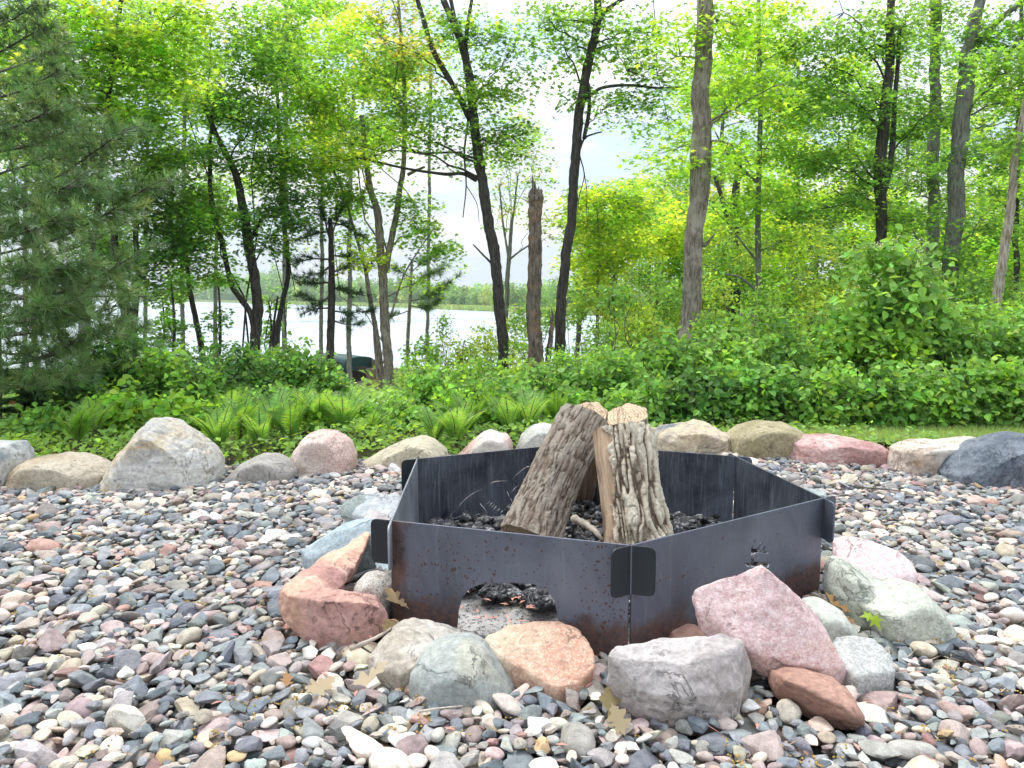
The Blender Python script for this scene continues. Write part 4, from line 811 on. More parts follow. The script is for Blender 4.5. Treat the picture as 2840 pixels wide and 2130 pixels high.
tree('dark leaning double trunk behind the tall white-flowered shrub', 'tree', [[(1895,700,18),(1905,487,22),(1900,360,24),(1918,200,20),(1928,0,15)],[(1908,420,12),(1925,340,12),(1935,200,9),(1945,60,7)]], 15,
     [(1820,90,110,70,40),(1960,60,90,60,26),(1850,230,110,60,36),(1760,330,90,50,24),(1870,370,90,50,22),(1980,260,60,60,16),(1780,450,90,50,22),(1940,450,70,40,14),(1740,200,80,50,20)], 'bark_dark', 'mid', seed=6, group=TR, hues=['bright', 'dark'])
tree('grey trunk second from the pale leaning dead one', 'tree', [[(2008,720,26),(2012,500,24),(2019,293,22),(2019,0,19)]], 17,
     [(2010,60,80,60,24),(2060,230,80,60,22),(1990,380,70,50,16),(2050,470,70,40,14),(1960,170,60,50,14)], 'bark_grey', 'mid', seed=7, group=TR, hues=['bright', 'dark'])
tree('thick lichen grey maple trunk leaning right, nearest the pale dead one', 'tree', [[(2045,730,34),(2048,640,32),(2063,411,32),(2081,176,30),(2106,40,24),(2118,0,20)],[(2096,110,14),(2140,60,12),(2200,10,10),(2230,0,9)]], 14.5,
     [(2110,100,90,60,24),(2180,60,70,60,18),(2130,330,90,50,22),(2180,200,80,60,20),(2110,500,80,40,16),(2060,560,60,30,8)], 'bark_grey', 'mid', seed=8, group=TR, hues=['bright', 'dark'], sides=24)
tree('leaning pale dead trunk with stripped bark at the right edge', 'dead tree', [[(2148,700,22),(2158,620,20),(2174,499,18),(2189,381,15),(2212,240,12),(2240,120,9)]], 12, [(2190,300,50,40,8),(2180,130,50,40,10)], 'bark_pale', 'mid', seed=9, group=TR,
     extra=[([(2120,205,.3),(2150,170,.3),(2180,110,.3),(2205,80,.3)],5,3)])
tree('thin dark trunk behind the pale dead one, left of its pair', 'tree', [[(2190,700,11),(2196,500,11),(2200,300,9),(2206,100,8),(2208,0,7)]], 18, [(2200,180,70,60,18),(2150,420,60,50,14),(2200,520,50,50,12)], 'bark_dark', 'bright', seed=10, group=TR)
tree('thin dark trunk cut off by the right edge', 'tree', [[(2222,720,12),(2222,500,11),(2224,300,9),(2226,0,7)]], 18, [(2260,200,70,80,22),(2250,420,60,60,16)], 'bark_dark', 'bright', seed=11, group=TR)
# saplings in the middle
tree('airy young maple with pale forked stem behind the snag', 'tree', [[(1093,700,11),(1096,620,10),(1100,556,9),(1108,460,5),(1118,380,3)],[(1099,562,5),(1085,470,4),(1078,400,3)],[(1101,560,5),(1120,545,4),(1142,530,3)]], 24,
     [(1120,330,70,70,26),(1160,400,50,50,14),(1085,450,45,50,12),(1150,300,50,40,12),(1110,250,40,25,6),(1075,380,40,40,8),(1170,480,30,40,7)], 'bark_grey', 'fresh', seed=12, group=T_, size=.11, per=12, hues=['rust'])
tree('bushy yellow green sapling with thin stem, right of the slender maple', 'tree', [[(1290,730,7),(1291,650,6),(1293,560,5),(1290,450,3)]], 16,
     [(1290,560,55,50,24),(1270,490,50,50,18),(1320,450,60,60,22),(1280,420,40,35,10),(1330,540,60,50,20),(1290,640,60,30,12),(1370,500,50,60,18),(1360,420,50,40,12)], 'bark_grey', 'yellow', seed=13, group=TR, hues=['bright', 'fresh'], size=.09)
tree('pale stemmed sapling behind the yellow green one', 'tree', [[(1250,720,9),(1262,620,8),(1270,540,6),(1275,460,4)]], 24, [(1262,470,40,50,14),(1262,560,35,30,8),(1300,400,30,30,6)], 'bark_grey', 'bright', seed=14, group=TR, size=.11)
# left side
tree('thick dark trunk half hidden behind the pine boughs', 'tree', [[(283,745,27),(280,690,26),(262,616,18),(246,520,15),(250,440,12)],[(292,700,14),(300,600,13),(292,500,11),(296,400,9)]], 13,
     [(330,330,90,50,26,0,'mid'),(340,430,80,50,30,0,'dark'),(370,500,60,40,18,0,'dark'),(270,250,90,50,24),(220,180,80,60,22),(330,560,60,30,16,0,'dark'),(300,620,40,25,8,0,'dark')], 'bark_dark', 'mid', seed=20, group=T_, hues=['dark', 'bright'], per=28)
tree('slender straight maple rising through the left canopy', 'tree', [[(186,700,11),(199,557,11),(220,352,11),(238,200,10),(264,0,8)]], 12,
     [(260,90,100,60,34,0,'bright'),(340,150,90,60,30),(180,40,90,60,26),(130,170,100,70,30,0,'mid'),(400,60,80,60,22,0,'bright'),(60,80,90,70,28,0,'mid'),(300,250,80,40,20),(170,300,90,40,18,0,'dark'),(60,200,90,60,22,0,'mid'),(190,400,80,40,18,0,'dark')], 'bark_dark', 'bright', seed=21, group=T_, hues=['yellow', 'mid'], per=28)
tree('thin leaning trunk against the lake, right of the pine boughs', 'tree', [[(437,770,13),(425,700,12),(410,620,10),(402,560,8),(396,480,6)]], 14, [(400,520,60,40,20,0,'dark'),(430,440,70,50,22),(370,380,60,50,16),(450,580,50,30,10)], 'bark_dark', 'mid', seed=22, group=T_, hues=['dark', 'bright'])
tree('large dark double trunked maple over the lake, left of the rack', 'tree', [[(554,770,23),(557,645,21),(540,540,21),(522,440,18),(512,380,15),(470,290,11),(440,220,8)],[(550,706,14),(520,645,12),(499,610,11),(480,520,10),(458,460,9),(454,352,8),(460,250,6)],[(534,530,10),(570,470,7),(600,470,5)]], 14,
     [(470,200,90,60,30),(560,250,80,50,24),(520,130,90,60,26),(440,330,80,40,22),(560,350,70,40,18,0,'dark'),(610,440,70,40,20,0,'dark'),(500,480,60,30,12),(590,520,50,25,10,0,'dark'),(600,150,70,50,16),(520,40,80,40,16),(620,330,50,40,10)], 'bark_dark', 'mid', seed=23, group=T_, hues=['dark', 'bright'])
tree('thin dark trunk right of the large double maple', 'tree', [[(598,765,16),(605,680,11),(622,587,10),(611,469,9),(608,400,8),(600,200,6)],[(590,762,6),(592,700,5),(600,640,4)]], 15,
     [(640,480,50,40,14,0,'dark'),(620,380,60,50,18),(650,280,70,60,22,0,'bright'),(640,180,70,50,18,0,'bright'),(600,80,70,50,14,0,'bright'),(690,350,60,40,16,0,'bright')], 'bark_dark', 'mid', seed=24, group=T_, hues=['yellow', 'dark'])
tree('pair of grey brown trunks forking in a V, right of the upturned boat', 'tree', [[(839,800,22),(833,700,20),(828,590,19),(812,460,16),(797,385,13),(780,250,9)],[(834,590,14),(846,510,13),(862,420,12),(873,340,10),(871,176,8),(860,0,6)],[(880,378,7),(900,368,6),(918,360,4)]], 15,
     [(780,280,70,50,18,0,'bright'),(860,240,70,60,20),(800,150,80,60,22,0,'bright'),(890,130,60,50,14),(760,60,80,50,18,0,'bright'),(850,40,70,40,14,0,'rust'),(720,200,70,60,20,0,'bright'),(900,490,50,30,12),(935,540,40,30,9),(880,430,50,30,8),(800,560,50,30,9,0,'yellow'),(750,420,50,40,12),(910,600,25,20,4,0,'bright')], 'bark_brown', 'mid', seed=25, group=T_, hues=['bright', 'yellow'],
     extra=[([(845,680),(870,600),(905,540),(940,490)],5,2)])
tree('thin trunk leaning against the foot of the V shaped pair', 'tree', [[(824,806,11),(818,740,10),(800,650,10),(788,575,8),(765,500,6),(735,400,5),(700,330,4)],[(815,800,7),(808,700,6),(802,640,5)]], 15.2,
     [(740,430,50,35,12),(700,340,60,40,16,0,'bright'),(770,520,40,30,8),(690,240,60,40,14,0,'yellow')], 'bark_brown', 'bright', seed=26, group=T_)
for k, (x, y0, y1, w, lab) in enumerate([(373,780,610,7,'leafy thin stem between the pine and the leaning trunk'),(474,790,600,6,'ivy-leaved thin stem in front of the lake, left of the large double maple'),(352,760,640,4,'thinnest bare-footed stem beside the hidden thick trunk'),(582,765,650,5,'short thin stem just left of the thin dark trunk')]):
    tree(lab, 'sapling', [[(x,y0,w),(x+3,(y0+y1)/2,w*.9),(x-2,y1,w*.6)]], 12.5 + k, [(x,(y0+y1)/2,26,40,9),(x+12,y1,34,26,10),(x-10,y0-40,22,24,5)], 'bark_dark', 'mid', seed=30 + k, group=T_, per=12, size=.08, name='sapling', R=.2)
# woods behind on the right and left, further away
BW = [(1330,500,24,'yellow','woodland tree behind the yellow green sapling'),(1420,470,27,'bright','woodland tree left of the furrowed trunk'),(1400,600,21,'yellow','low woodland tree between sapling and furrowed trunk'),(1500,560,26,'yellow','woodland tree right behind the furrowed trunk'),(1560,250,30,'bright','tall woodland tree behind the furrowed trunk top'),(1650,520,28,'yellow','woodland tree behind the thin grey maple'),
      (1720,420,24,'fresh','woodland tree right of the thin grey maple'),(1760,560,22,'yellow','woodland tree left of the tall white-flowered shrub'),(1830,500,30,'yellow','pale woodland tree in the clearing, left of the dark double trunk'),(1900,560,25,'bright','woodland tree behind the dark double trunk'),(1990,560,23,'bright','woodland tree between the grey trunks'),(2080,600,26,'yellow','woodland tree behind the thick lichen grey trunk'),
      (2140,520,30,'bright','woodland tree left of the pale dead trunk'),(2200,600,22,'bright','woodland tree behind the pale dead trunk'),(1960,300,32,'mid','tall woodland tree behind the two grey trunks'),(2120,300,32,'bright','tall woodland tree behind the lichen grey trunk top'),(1720,170,32,'mid','tall woodland tree left of the dark double trunk top'),(2230,350,28,'mid','tall woodland tree at the right edge'),
      (1480,400,34,'bright','far woodland tree seen left of the furrowed trunk'),(1840,250,36,'bright','far tall woodland tree behind the dark double trunk crown')]
for k, (x, y, d, h, lab) in enumerate(BW):
    r_ = np.random.default_rng(k + 77); bl = [(x + r_.uniform(-75, 75), y + r_.uniform(-110, 110), r_.uniform(45, 75), r_.uniform(35, 60), int(r_.integers(14, 22)), r_.uniform(-2, 2), h if r_.random() < .7 else 'bright') for _ in range(7)]
    tree(lab, 'tree', [[(x - 6, 690, 340 / d), (x, y + 60, 260 / d), (x + 5, y - 40, 150 / d)]], d, bl, 'bark_grey', h, 'rhomb', .17, 26, .55, 50 + k, 'woodland_tree', 'trees further back in the wood', twigs=False, hues=['mid', 'yellow'], sides=8)
BWL = [(620,60,24,'bright','far tree top behind the left canopy, above the thin dark trunk'),(700,120,28,'bright','far tree with pale leaves above the V shaped pair'),(760,210,24,'yellow','far pale tree just left of the V shaped pair'),(400,180,26,'mid','far tree behind the large double maple'),(320,60,28,'bright','far tree behind the slender straight maple'),(60,120,24,'mid','far tree at the top left corner'),
       (180,470,22,'dark','far dark tree behind the pine boughs'),(80,330,24,'dark','far dark tree at the left edge'),(470,420,28,'mid','far tree between the two left trunks'),(930,130,32,'fresh','thin far tree left of the forked dark maple')]
for k, (x, y, d, h, lab) in enumerate(BWL):
    r_ = np.random.default_rng(k + 177); bl = [(x + r_.uniform(-75, 75), y + r_.uniform(-80, 80), r_.uniform(45, 75), r_.uniform(35, 60), int(r_.integers(11, 18)) if k < 9 else 7, r_.uniform(-2, 2), h if r_.random() < .7 else 'mid') for _ in range(6)]
    tree(lab, 'tree', [[(x - 6, 690, 240 / d), (x, y + 60, 200 / d), (x + 5, y - 40, 120 / d)]], d, bl, 'bark_grey', h, 'rhomb', .16, 24, .5, 80 + k, 'lakeside_tree', 'further trees along the lake on the left', twigs=False, hues=['bright'], sides=8)

# broken snags
def snag(label, pts, d, top_jag, seed, shards=()):
    P = np.array([V(x, y, d) for x, y, w in pts]); W_ = np.array([w for _, _, w in pts]) * d / VF / 2
    g = float(tz(P[0][0], P[0][1])); P = np.vstack([[P[0][0], P[0][1], g - .1], P]); W_ = np.concatenate([[W_[0] * 1.15], W_]); n = 110
    C = catmull(P, n); R = np.interp(np.linspace(0, len(P) - 1, n), np.arange(len(P)), W_); v, f = tube(C, R, 36, seed, .26)
    nr_ = len(v) - 2; kk_ = np.arange(nr_) // 36; w_ = np.clip((kk_ - (n - 12)) / 12, 0, 1)
    v[:nr_, 2] += w_ * top_jag * 2 * (np.abs(fbm(v[:nr_] * [1, 1, .2], 38, 2, 4)) - .3)
    root = empty('tree_snag', (P[0][0], P[0][1], g), label, 'snag'); mb = MB(); mb.add(v, f)
    for q, (sx, sy, ex, ey, w, dd) in enumerate(shards):
        a, b = V(sx, sy, d + dd), V(ex, ey, d + dd); n2 = 14; t = np.linspace(0, 1, n2); Q = a * (1 - t[:, None]) + b * t[:, None]; Q[:, 0] += .012 * np.sin(t * 5 + q)
        v, f = tube(Q, w * d / VF / 2 * (1 - t ** 1.6 * .93), 7, seed + q, .35); v[:, 1] = a[1] + (v[:, 1] - a[1]) * .6; mb.add(v, f)
    mb.make('trunk', M['bark_snag'], root, True); return root
snag('broken off dead trunk with a splintered top between the two dark maples', [(1157,830,32),(1156,760,30),(1153,640,27),(1156,520,26),(1156,460,25),(1157,432,30),(1155,418,26)], 12.8, .06, 3,
     [(1152,430,1152,380,13,0),(1158,430,1157,386,8,.05),(1164,430,1163,402,11,0),(1146,428,1147,405,9,.03),(1168,425,1170,409,7,0),(1154,425,1149,378,6,-.04)])
snag('short splintered stub leaning right at the foot of the broken trunk', [(1181,812,13),(1186,760,11),(1191,715,9),(1192,690,7)], 12.9, .03, 5, [(1192,695,1193,662,7,0),(1189,695,1189,675,4,0)])

# ---------------- shrubs
def shrub(label, cx, cy, rx, ry, d, n, size, hue, seed, name='shrub', group='shrubs behind the boulders', tpl='ovate', hues=('bright',), up=.55, stems=7, flowers=0):
    rr = np.random.default_rng(3000 + seed); c = V(cx, cy, d); rw, rh = rx * d / VF, ry * d / VF; g = float(tz(c[0], c[1])); lm = MB(); sm = MB()
    tips = []
    for s in range(stems):
        a = np.array([c[0] + rr.normal(0, rw * .35), c[1] + rr.normal(0, rw * .3), g - .03]); u = unit(rr.normal(size=3)) * [rw, rw * .8, rh] * .8; e_ = c + u * [1, 1, 1] + [0, 0, rh * .15]
        tips.append(limb(sm, rr, a, e_, .009, .003, .03, 8, .05, 4))
    tips = np.vstack(tips); ncl = max(4, n // 9)
    u = unit(rr.normal(size=(ncl, 3))) * (rr.random(ncl) ** .45)[:, None]; pts = c + u * [rw, rw * .8, rh]; lo = pts[:, 2] < g + .03; pts[lo, 2] = g + .03 + rr.random(lo.sum()) * .1
    for p in pts:
        a = tips[int(np.argmin(((tips - p) ** 2).sum(1)))]
        limb(sm, rr, a, p, .003, .0015, .05, 3, .03, 3)
        m = int(rr.integers(6, 13)); t = rr.random(m); q = a * (1 - t[:, None]) + p * t[:, None] if np.linalg.norm(a - p) < .5 else np.repeat(p[None], m, 0)
        q = .5 * q + .5 * p + rr.normal(0, size * .9, (m, 3)); al = rr.uniform(0, 6.283, m)
        nr = np.stack([rr.normal(0, .5, m), rr.normal(-.25, .45, m), np.full(m, up)], 1); dr = np.stack([np.cos(al), np.sin(al), rr.normal(-.45, .3, m)], 1)
        h = hue if rr.random() < .72 else hues[int(rr.integers(len(hues)))]
        leaves(lm, tpl, q, nr, dr, size * rr.uniform(.6, 1.2, m), colors(m, h, rr, .2) * math.exp(rr.normal(-.02, .24)))
    root = empty(name, (c[0], c[1], g), label, 'shrub', group); lm.make('leaves', M['shrubleaf'], root); sm.make('stems', M['twig'], root, True)
    if flowers:
        fm = MB()
        for _ in range(flowers):
            u = unit(rr.normal(size=3)); u[1] = -abs(u[1]); u[2] = abs(u[2]); p = c + u * [rw, rw * .8, rh]
            for _ in range(5): leaves(fm, 'rhomb', p[None] + rr.normal(0, .015, (1, 3)), rr.normal(0, .5, (1, 3)) + [0, -.5, 1], rr.normal(size=(1, 3)), np.array([.022]), np.array([[.75, .74, .62]]))
        fm.make('flowers', M['shrubleaf'], root)
    return root
sh = [  # cx, cy, rx, ry, d, n, size, hue, label
 (1420,880,60,55,6.4,620,.062,'mid','leafy green shrub close behind the leaning logs'),(1510,870,70,70,6.2,900,.065,'dark','dark broad-leaved shrub behind the cracked tan boulder'),(1600,868,70,70,6.2,900,.065,'mid','broad-leaved shrub behind the olive tan boulder'),(1700,872,75,68,6.3,900,.065,'mid','broad-leaved shrub directly behind the left end of the long pink red boulder'),
 (1795,872,75,68,6.5,900,.065,'fresh','pale green shrub at the left tip of the lawn'),(1900,868,80,66,6.7,950,.065,'mid','broad-leaved shrub behind the lawn, above the middle of the long pink red boulder'),(2000,862,80,66,6.9,950,.065,'fresh','pale broad-leaved shrub behind the lawn, above the cream boulder'),(2100,855,80,66,7.1,950,.065,'mid','broad-leaved shrub behind the lawn, left of the edge shrub'),(2210,850,85,70,7.2,950,.065,'fresh','broad-leaved shrub behind the lawn, cut by the right edge'),
 (1460,800,75,60,7.6,700,.065,'mid','shrub round the foot of the furrowed trunk'),(1570,795,80,65,7.8,800,.065,'fresh','shrub in the second row right of the furrowed trunk'),(1680,790,80,65,8,800,.065,'mid','shrub in the second row below the thin grey maple'),(1780,785,80,60,8.2,800,.065,'bright','shrub in the second row left of the tall white-flowered one'),(2060,775,85,60,8.4,800,.07,'mid','shrub in the second row below the lichen grey trunk'),(2150,760,85,60,8.6,800,.07,'fresh','shrub in the second row below the pale dead trunk'),(2240,750,80,60,8.6,700,.07,'mid','shrub in the second row at the right edge'),
 (1560,725,80,45,10.5,600,.075,'bright','shrub in the third row behind the furrowed trunk'),(1680,715,90,50,11,700,.075,'bright','shrub in the third row behind the thin grey maple'),(1800,700,90,55,11.5,700,.075,'yellow','yellow green shrub in the third row left of the tall flowered one'),(2100,700,90,45,11,600,.075,'bright','shrub in the third row behind the lichen grey trunk'),(2200,690,80,45,11,600,.075,'bright','shrub in the third row behind the pale dead trunk'),
 (1340,860,65,55,7.2,700,.06,'mid','shrub directly behind the tops of the logs'),(1250,865,60,50,7.4,650,.06,'mid','shrub left of the log tops, at the foot of the slender maple'),(1160,870,60,45,7.6,600,.055,'fresh','shrub in front of the broken snag'),(1370,790,75,55,9.5,650,.06,'bright','shrub above the log tops in the second row'),(1270,790,65,50,10,600,.06,'bright','shrub right of the slender maple foot'),(1380,715,70,50,12,600,.07,'yellow','yellow green shrub below the bushy sapling'),(1310,730,50,40,13,400,.07,'fresh','shrub at the sapling stem'),
 (1060,880,65,45,8,700,.05,'fresh','shrub at the foot of the forked maple'),(980,850,65,55,9,800,.05,'bright','bright shrub left of the forked maple foot'),(900,830,60,60,10,800,.055,'bright','bright green shrub right of the upturned boat'),(1000,770,70,50,13,700,.07,'yellow','yellow green shrub below the lake, left of the forked maple'),(1060,745,60,45,15,500,.075,'yellow','yellow green shrub behind the forked maple'),(920,770,55,50,14,500,.07,'bright','shrub rising against the water right of the V shaped pair'),(960,705,28,30,18,160,.08,'fresh','lone airy bush top against the lake'),(1130,760,60,45,14,500,.07,'bright','shrub behind the foot of the snag'),(1130,700,50,25,20,400,.09,'yellow','far low bush at the water behind the snag'),(1210,690,60,25,20,400,.09,'bright','far low bush at the water behind the slender maple'),
 (870,900,55,35,7.5,500,.045,'fresh','small-leaved shrub behind the smooth tan boulder'),(790,920,45,30,7,350,.045,'fresh','low pale weeds at the pale path behind the round pink boulder'),(700,860,60,55,8,800,.045,'mid','small-leaved shrub behind the round pink boulder, left of the rack'),(620,830,75,65,8,1000,.048,'mid','dense small-leaved shrub behind the low grey boulder'),(530,850,75,65,7.4,1000,.048,'dark','dark dense shrub behind the right shoulder of the tallest boulder'),
 (440,870,75,55,6.8,900,.055,'mid','shrub behind the tallest boulder'),(350,850,70,60,7.2,850,.06,'mid','broad-leaved shrub above the tip of the tallest boulder'),(260,920,55,50,5.9,500,.062,'bright','bright round-leaved shrub behind the brown boulder'),(270,800,80,50,8.2,800,.055,'dark','dark shrub below the thick hidden trunk'),(390,790,70,45,9,700,.055,'dark','dark shrub below the thin leaning trunk'),(480,790,60,45,9.5,600,.055,'dark','dark shrub left of the large double maple foot'),(580,780,60,35,11,500,.06,'mid','shrub at the foot of the large double maple'),(660,790,50,30,12,400,.06,'mid','shrub left of the dark conifer trunk'),(180,880,60,50,7,600,.055,'dark','dark shrub under the pine boughs'),
 (100,960,60,35,5.5,350,.05,'mid','low weeds behind the brown boulder'),(470,930,45,25,5.8,300,.05,'bright','low leafy weeds at the right shoulder of the tallest boulder'),
 (390,920,55,40,5.7,450,.06,'bright','bright round-leaved shrub right behind the top of the tallest boulder'),(880,925,50,30,5.9,400,.045,'fresh','low shrub right behind the smooth tan boulder'),(1240,905,50,35,6.2,420,.055,'mid','low leafy shrub behind the left log'),(1330,905,50,35,6.3,420,.055,'fresh','low leafy shrub behind the right logs'),(690,915,45,35,5.6,420,.045,'bright','low small-leaved shrub right behind the top of the round pink boulder'),(590,900,60,40,6.0,500,.045,'mid','low small-leaved shrub behind the ferns by the low grey boulder'),
 (1000,900,60,45,6.2,600,.05,'bright','bright shrub right behind the gap between tan and pink boulders'),(1110,895,55,45,6.3,560,.05,'mid','shrub right behind the white granite boulder'),(930,870,55,50,7.2,650,.05,'fresh','pale shrub behind the right end of the tan boulder'),(1030,820,65,60,9,800,.055,'bright','rounded bright shrub in the second row left of the forked maple foot'),
 (1120,815,55,55,9.5,700,.055,'yellow','yellow green shrub in front of the snag foot'),(1220,800,60,50,9,650,.055,'bright','bright shrub at the foot of the slender maple'),(1320,800,60,50,8.6,700,.06,'fresh','fresh green shrub above the log tops, right of the slender maple'),(1420,810,60,55,8,700,.06,'mid','shrub between the log tops and the furrowed trunk'),
 (1840,740,70,60,8.6,700,.075,'mid','shrub at the left flank of the tall flowered shrub'),(2010,745,70,60,8.6,700,.075,'fresh','shrub at the right flank of the tall flowered shrub'),(1930,780,80,60,8.0,800,.07,'bright','shrub right below the tall flowered shrub'),(1740,650,70,50,14,500,.08,'yellow','far yellow green shrub in the clearing'),(1660,660,60,50,14,450,.08,'bright','far bright shrub behind the thin grey maple'),(1540,650,60,50,14,450,.08,'yellow','far yellow green shrub right of the furrowed trunk'),(1440,660,50,50,14,420,.08,'fresh','far fresh green shrub left of the furrowed trunk'),
 (1250,650,55,55,17,600,.09,'bright','tall far bush at the water right of the slender maple'),(1150,690,60,35,17,500,.09,'fresh','far fresh green bush at the water behind the snag'),(1340,660,55,55,15,600,.085,'yellow','tall yellow green bush around the sapling stem'),(1390,600,50,55,17,500,.09,'bright','tall bright bush left of the far fresh green shrub'),(1620,570,60,60,18,520,.09,'yellow','tall yellow green bush behind the thin grey maple'),(1760,580,70,60,18,560,.09,'bright','tall bright bush in the clearing'),(1560,590,50,60,17,480,.09,'bright','tall bush right behind the furrowed trunk'),(1860,600,60,60,18,500,.09,'yellow','tall yellow green bush left of the flowered shrub'),(2080,640,60,45,14,500,.085,'fresh','fresh green bush behind the lichen grey trunk'),(2190,640,60,45,14,500,.085,'bright','bright bush behind the pale dead trunk')]
for k, (cx, cy, rx, ry, d, n, sz, hue, lab) in enumerate(sh):
    if k < 9: cy += 12; ry += 22; d = 5.42 if k < 4 else 5.30; n *= 1.6; sz *= .76
    elif d > 7.4 and cx > 1380: cy -= 8; ry *= 1.15; n *= 1.2
    elif cx < 1380 and 5.4 < d < 8.6: d = 5.0 + (d - 5.5) * .48; n *= 1.5; ry *= 1.42; cy -= 12; sz *= .84
    shrub(lab, cx, cy, rx, ry, d, int(n * 1.25), sz * 1.12, hue, k, hues=('bright', 'mid') if hue in ('fresh', 'yellow') else ('fresh', 'dark') if hue == 'mid' else ('mid',), tpl='ovate' if d < 9 else 'rhomb')
shrub('tall shrub with large round leaves and small white flowers, left of the grey trunks', 1920, 640, 95, 130, 8.2, 1500, .105, 'fresh', 90, hues=('mid', 'bright'), flowers=26, stems=9)
shrub('side shoot of large round leaves right of the tall flowered shrub', 1990, 660, 55, 80, 8.5, 500, .10, 'fresh', 91, hues=('mid',), flowers=8)
shrub('small hanging clump of round leaves right of the slender maple', 1340, 640, 38, 42, 9.5, 160, .085, 'mid', 92, hues=('fresh',), stems=3)

# ---------------- conifers
def tuft(n, seed, fl=.6, fw=.5, th=.016):
    r = np.random.default_rng(seed); v = []; f = []
    for i in range(n):
        d = unit(np.array([r.normal(0, 1), fw + abs(r.normal(0, .6)), r.normal(0, fl)])); s = unit(np.cross(d, r.normal(size=3))) * th; L = r.uniform(.75, 1.1)
        b = d * .03; v += [b - s, b + s, d * L]; f.append((3 * i, 3 * i + 1, 3 * i + 2))
    return np.array(v), np.array(f)
TPL['tuft'] = tuft(26, 1, th=.026); TPL['tuft2'] = tuft(22, 2, .35, .9, .03); TPL['short'] = tuft(26, 3, .18, .55, .05)
def bough(nm, lm, rr, pts, d, w, dens, size, hue, tip='pale'):
    P = catmull([V(q[0], q[1], d + (q[2] if len(q) > 2 else 0)) for q in pts], 26); v, f = tube(P, np.linspace(w, w * .3, 26), 6, 1, .1); lm.add(v, f)
    T = unit(np.gradient(P, axis=0)); L = np.linalg.norm(np.diff(P, axis=0), axis=1).sum(); n = int(L * 16 * dens); PP = []; DD = []
    for k in range(n):
        t = rr.uniform(.12, 1); i = int(t * 25); sd = 1 if k % 2 else -1
        side = unit(np.cross(T[i], [0, 0, 1])) * sd; dr = unit(T[i] * rr.uniform(.5, 1.0) + side * rr.uniform(.4, 1.0) + [0, 0, rr.normal(.12, .22)]); l = rr.uniform(.14, .38) * (1.15 - t * .6) * L ** .3
        a = P[i]; b = a + dr * l; limb(lm, rr, a, b, .004, .0015, .05, 4, .05, 3)
        for q in np.linspace(.35, 1, max(2, int(l / .07))): PP.append(a + (b - a) * q + rr.normal(0, .008, 3)); DD.append(unit(dr + rr.normal(0, .25, 3) + [0, 0, .15]))
    PP = np.array(PP); DD = np.array(DD); m = len(PP)
    c = colors(m, hue, rr, .16); tipm = rr.random(m) < .10; c[tipm] = colors(int(tipm.sum()), tip, rr, .1)
    leaves(nm, 'tuft', PP, np.cross(DD, rr.normal(size=(m, 3))), DD, size * rr.uniform(.8, 1.15, m), c)
def conifer(label, name, trunk, d, boughs, bark, seed, cat='tree', size=.105, dens=1.0, hue='blue', tip='pale', w=.011):
    rr = np.random.default_rng(seed); tm = MB(); lm = MB(); nm = MB()
    P = np.array([V(x, y, d) for x, y, q in trunk]); g = float(tz(P[0][0], P[0][1])); W_ = np.array([q for _, _, q in trunk]) * d / VF / 2
    P = np.vstack([[P[0][0], P[0][1], g - .1], P]) if P[0][2] > g else P; W_ = np.interp(np.linspace(0, 1, len(P)), np.linspace(0, 1, len(W_)), W_)
    C = catmull(P, 70); v, f = tube(C, np.interp(np.linspace(0, len(P) - 1, 70), np.arange(len(P)), W_), 16, seed, .14); tm.add(v, f)
    for b in boughs: bough(nm, lm, rr, b, d, w, dens, size, hue, tip)
    root = empty(name, (P[0][0], P[0][1], g), label, cat); tm.make('trunk', M[bark], root, True); lm.make('limbs', M['twig'], root, True); nm.make('needles', M['needle'], root); return root
B1 = [[(-15,215),(60,190,-.3),(130,150,-.6)],[(-15,120),(40,90,-.2),(90,60,-.4)],[(-15,330),(80,310,-.3),(170,268,-.7)],[(-15,425),(110,388,-.5),(200,330,-.8),(262,285,-.9)],[(-15,380),(90,345,.2),(190,300,.4)],[(-15,470),(70,440,-.8),(150,400,-1.2)],
      [(-15,552),(110,520,-.4),(215,470,-.7),(322,402,-.9)],[(-15,590),(90,560,.3),(200,520,.5),(290,470,.5)],[(-15,650),(90,640,-.5),(180,615,-.8),(285,555,-1)],[(-15,690),(100,660,.2),(200,630,.3),(270,600,.3)],[(-15,730),(90,715,-.3),(170,690,-.5),(285,650,-.6)],
      [(-15,790),(90,775,-.6),(160,740,-.8),(230,715,-.9)],[(-15,800),(90,815,-.1),(210,795,-.1),(322,768,-.2)],[(-15,760),(110,770,.3),(220,745,.3),(300,720,.3)],[(-15,840),(80,830,-.9),(150,810,-1)],[(-15,290),(60,262,-.9),(110,235,-1.1)],[(-15,520),(60,500,-1.1),(120,475,-1.4)],[(-15,620),(60,600,-1.2),(130,580,-1.4)],[(-15,160),(70,130,.4),(140,95,.4)],
      [(-15,60),(30,40,-.4),(70,10,-.6)],[(-15,450),(120,430,.5),(230,405,.7)],[(-15,700),(70,690,-1.2),(120,670,-1.4)],[(120,830,0),(200,825,0),(280,800,0),(335,790,0)]]
conifer('large white pine with long drooping blue green boughs filling the left edge', 'pine_tree', [(-12,960,30),(-14,600,27),(-18,250,22),(-22,-60,17)], 6.3, B1, 'bark_dark', 5, dens=1.9)
conifer('slim grey pine trunk standing behind the lower boughs of the large pine', 'pine_tree', [(176,905,19),(182,780,18),(190,660,16),(200,560,10)], 7.4, [[(186,720),(240,712,.2),(300,690,.3)],[(184,750),(120,760),(60,750)],[(190,640),(250,640),(330,640,.4)],[(180,840),(230,850),(270,840)]], 'bark_grey', 6, dens=.9)
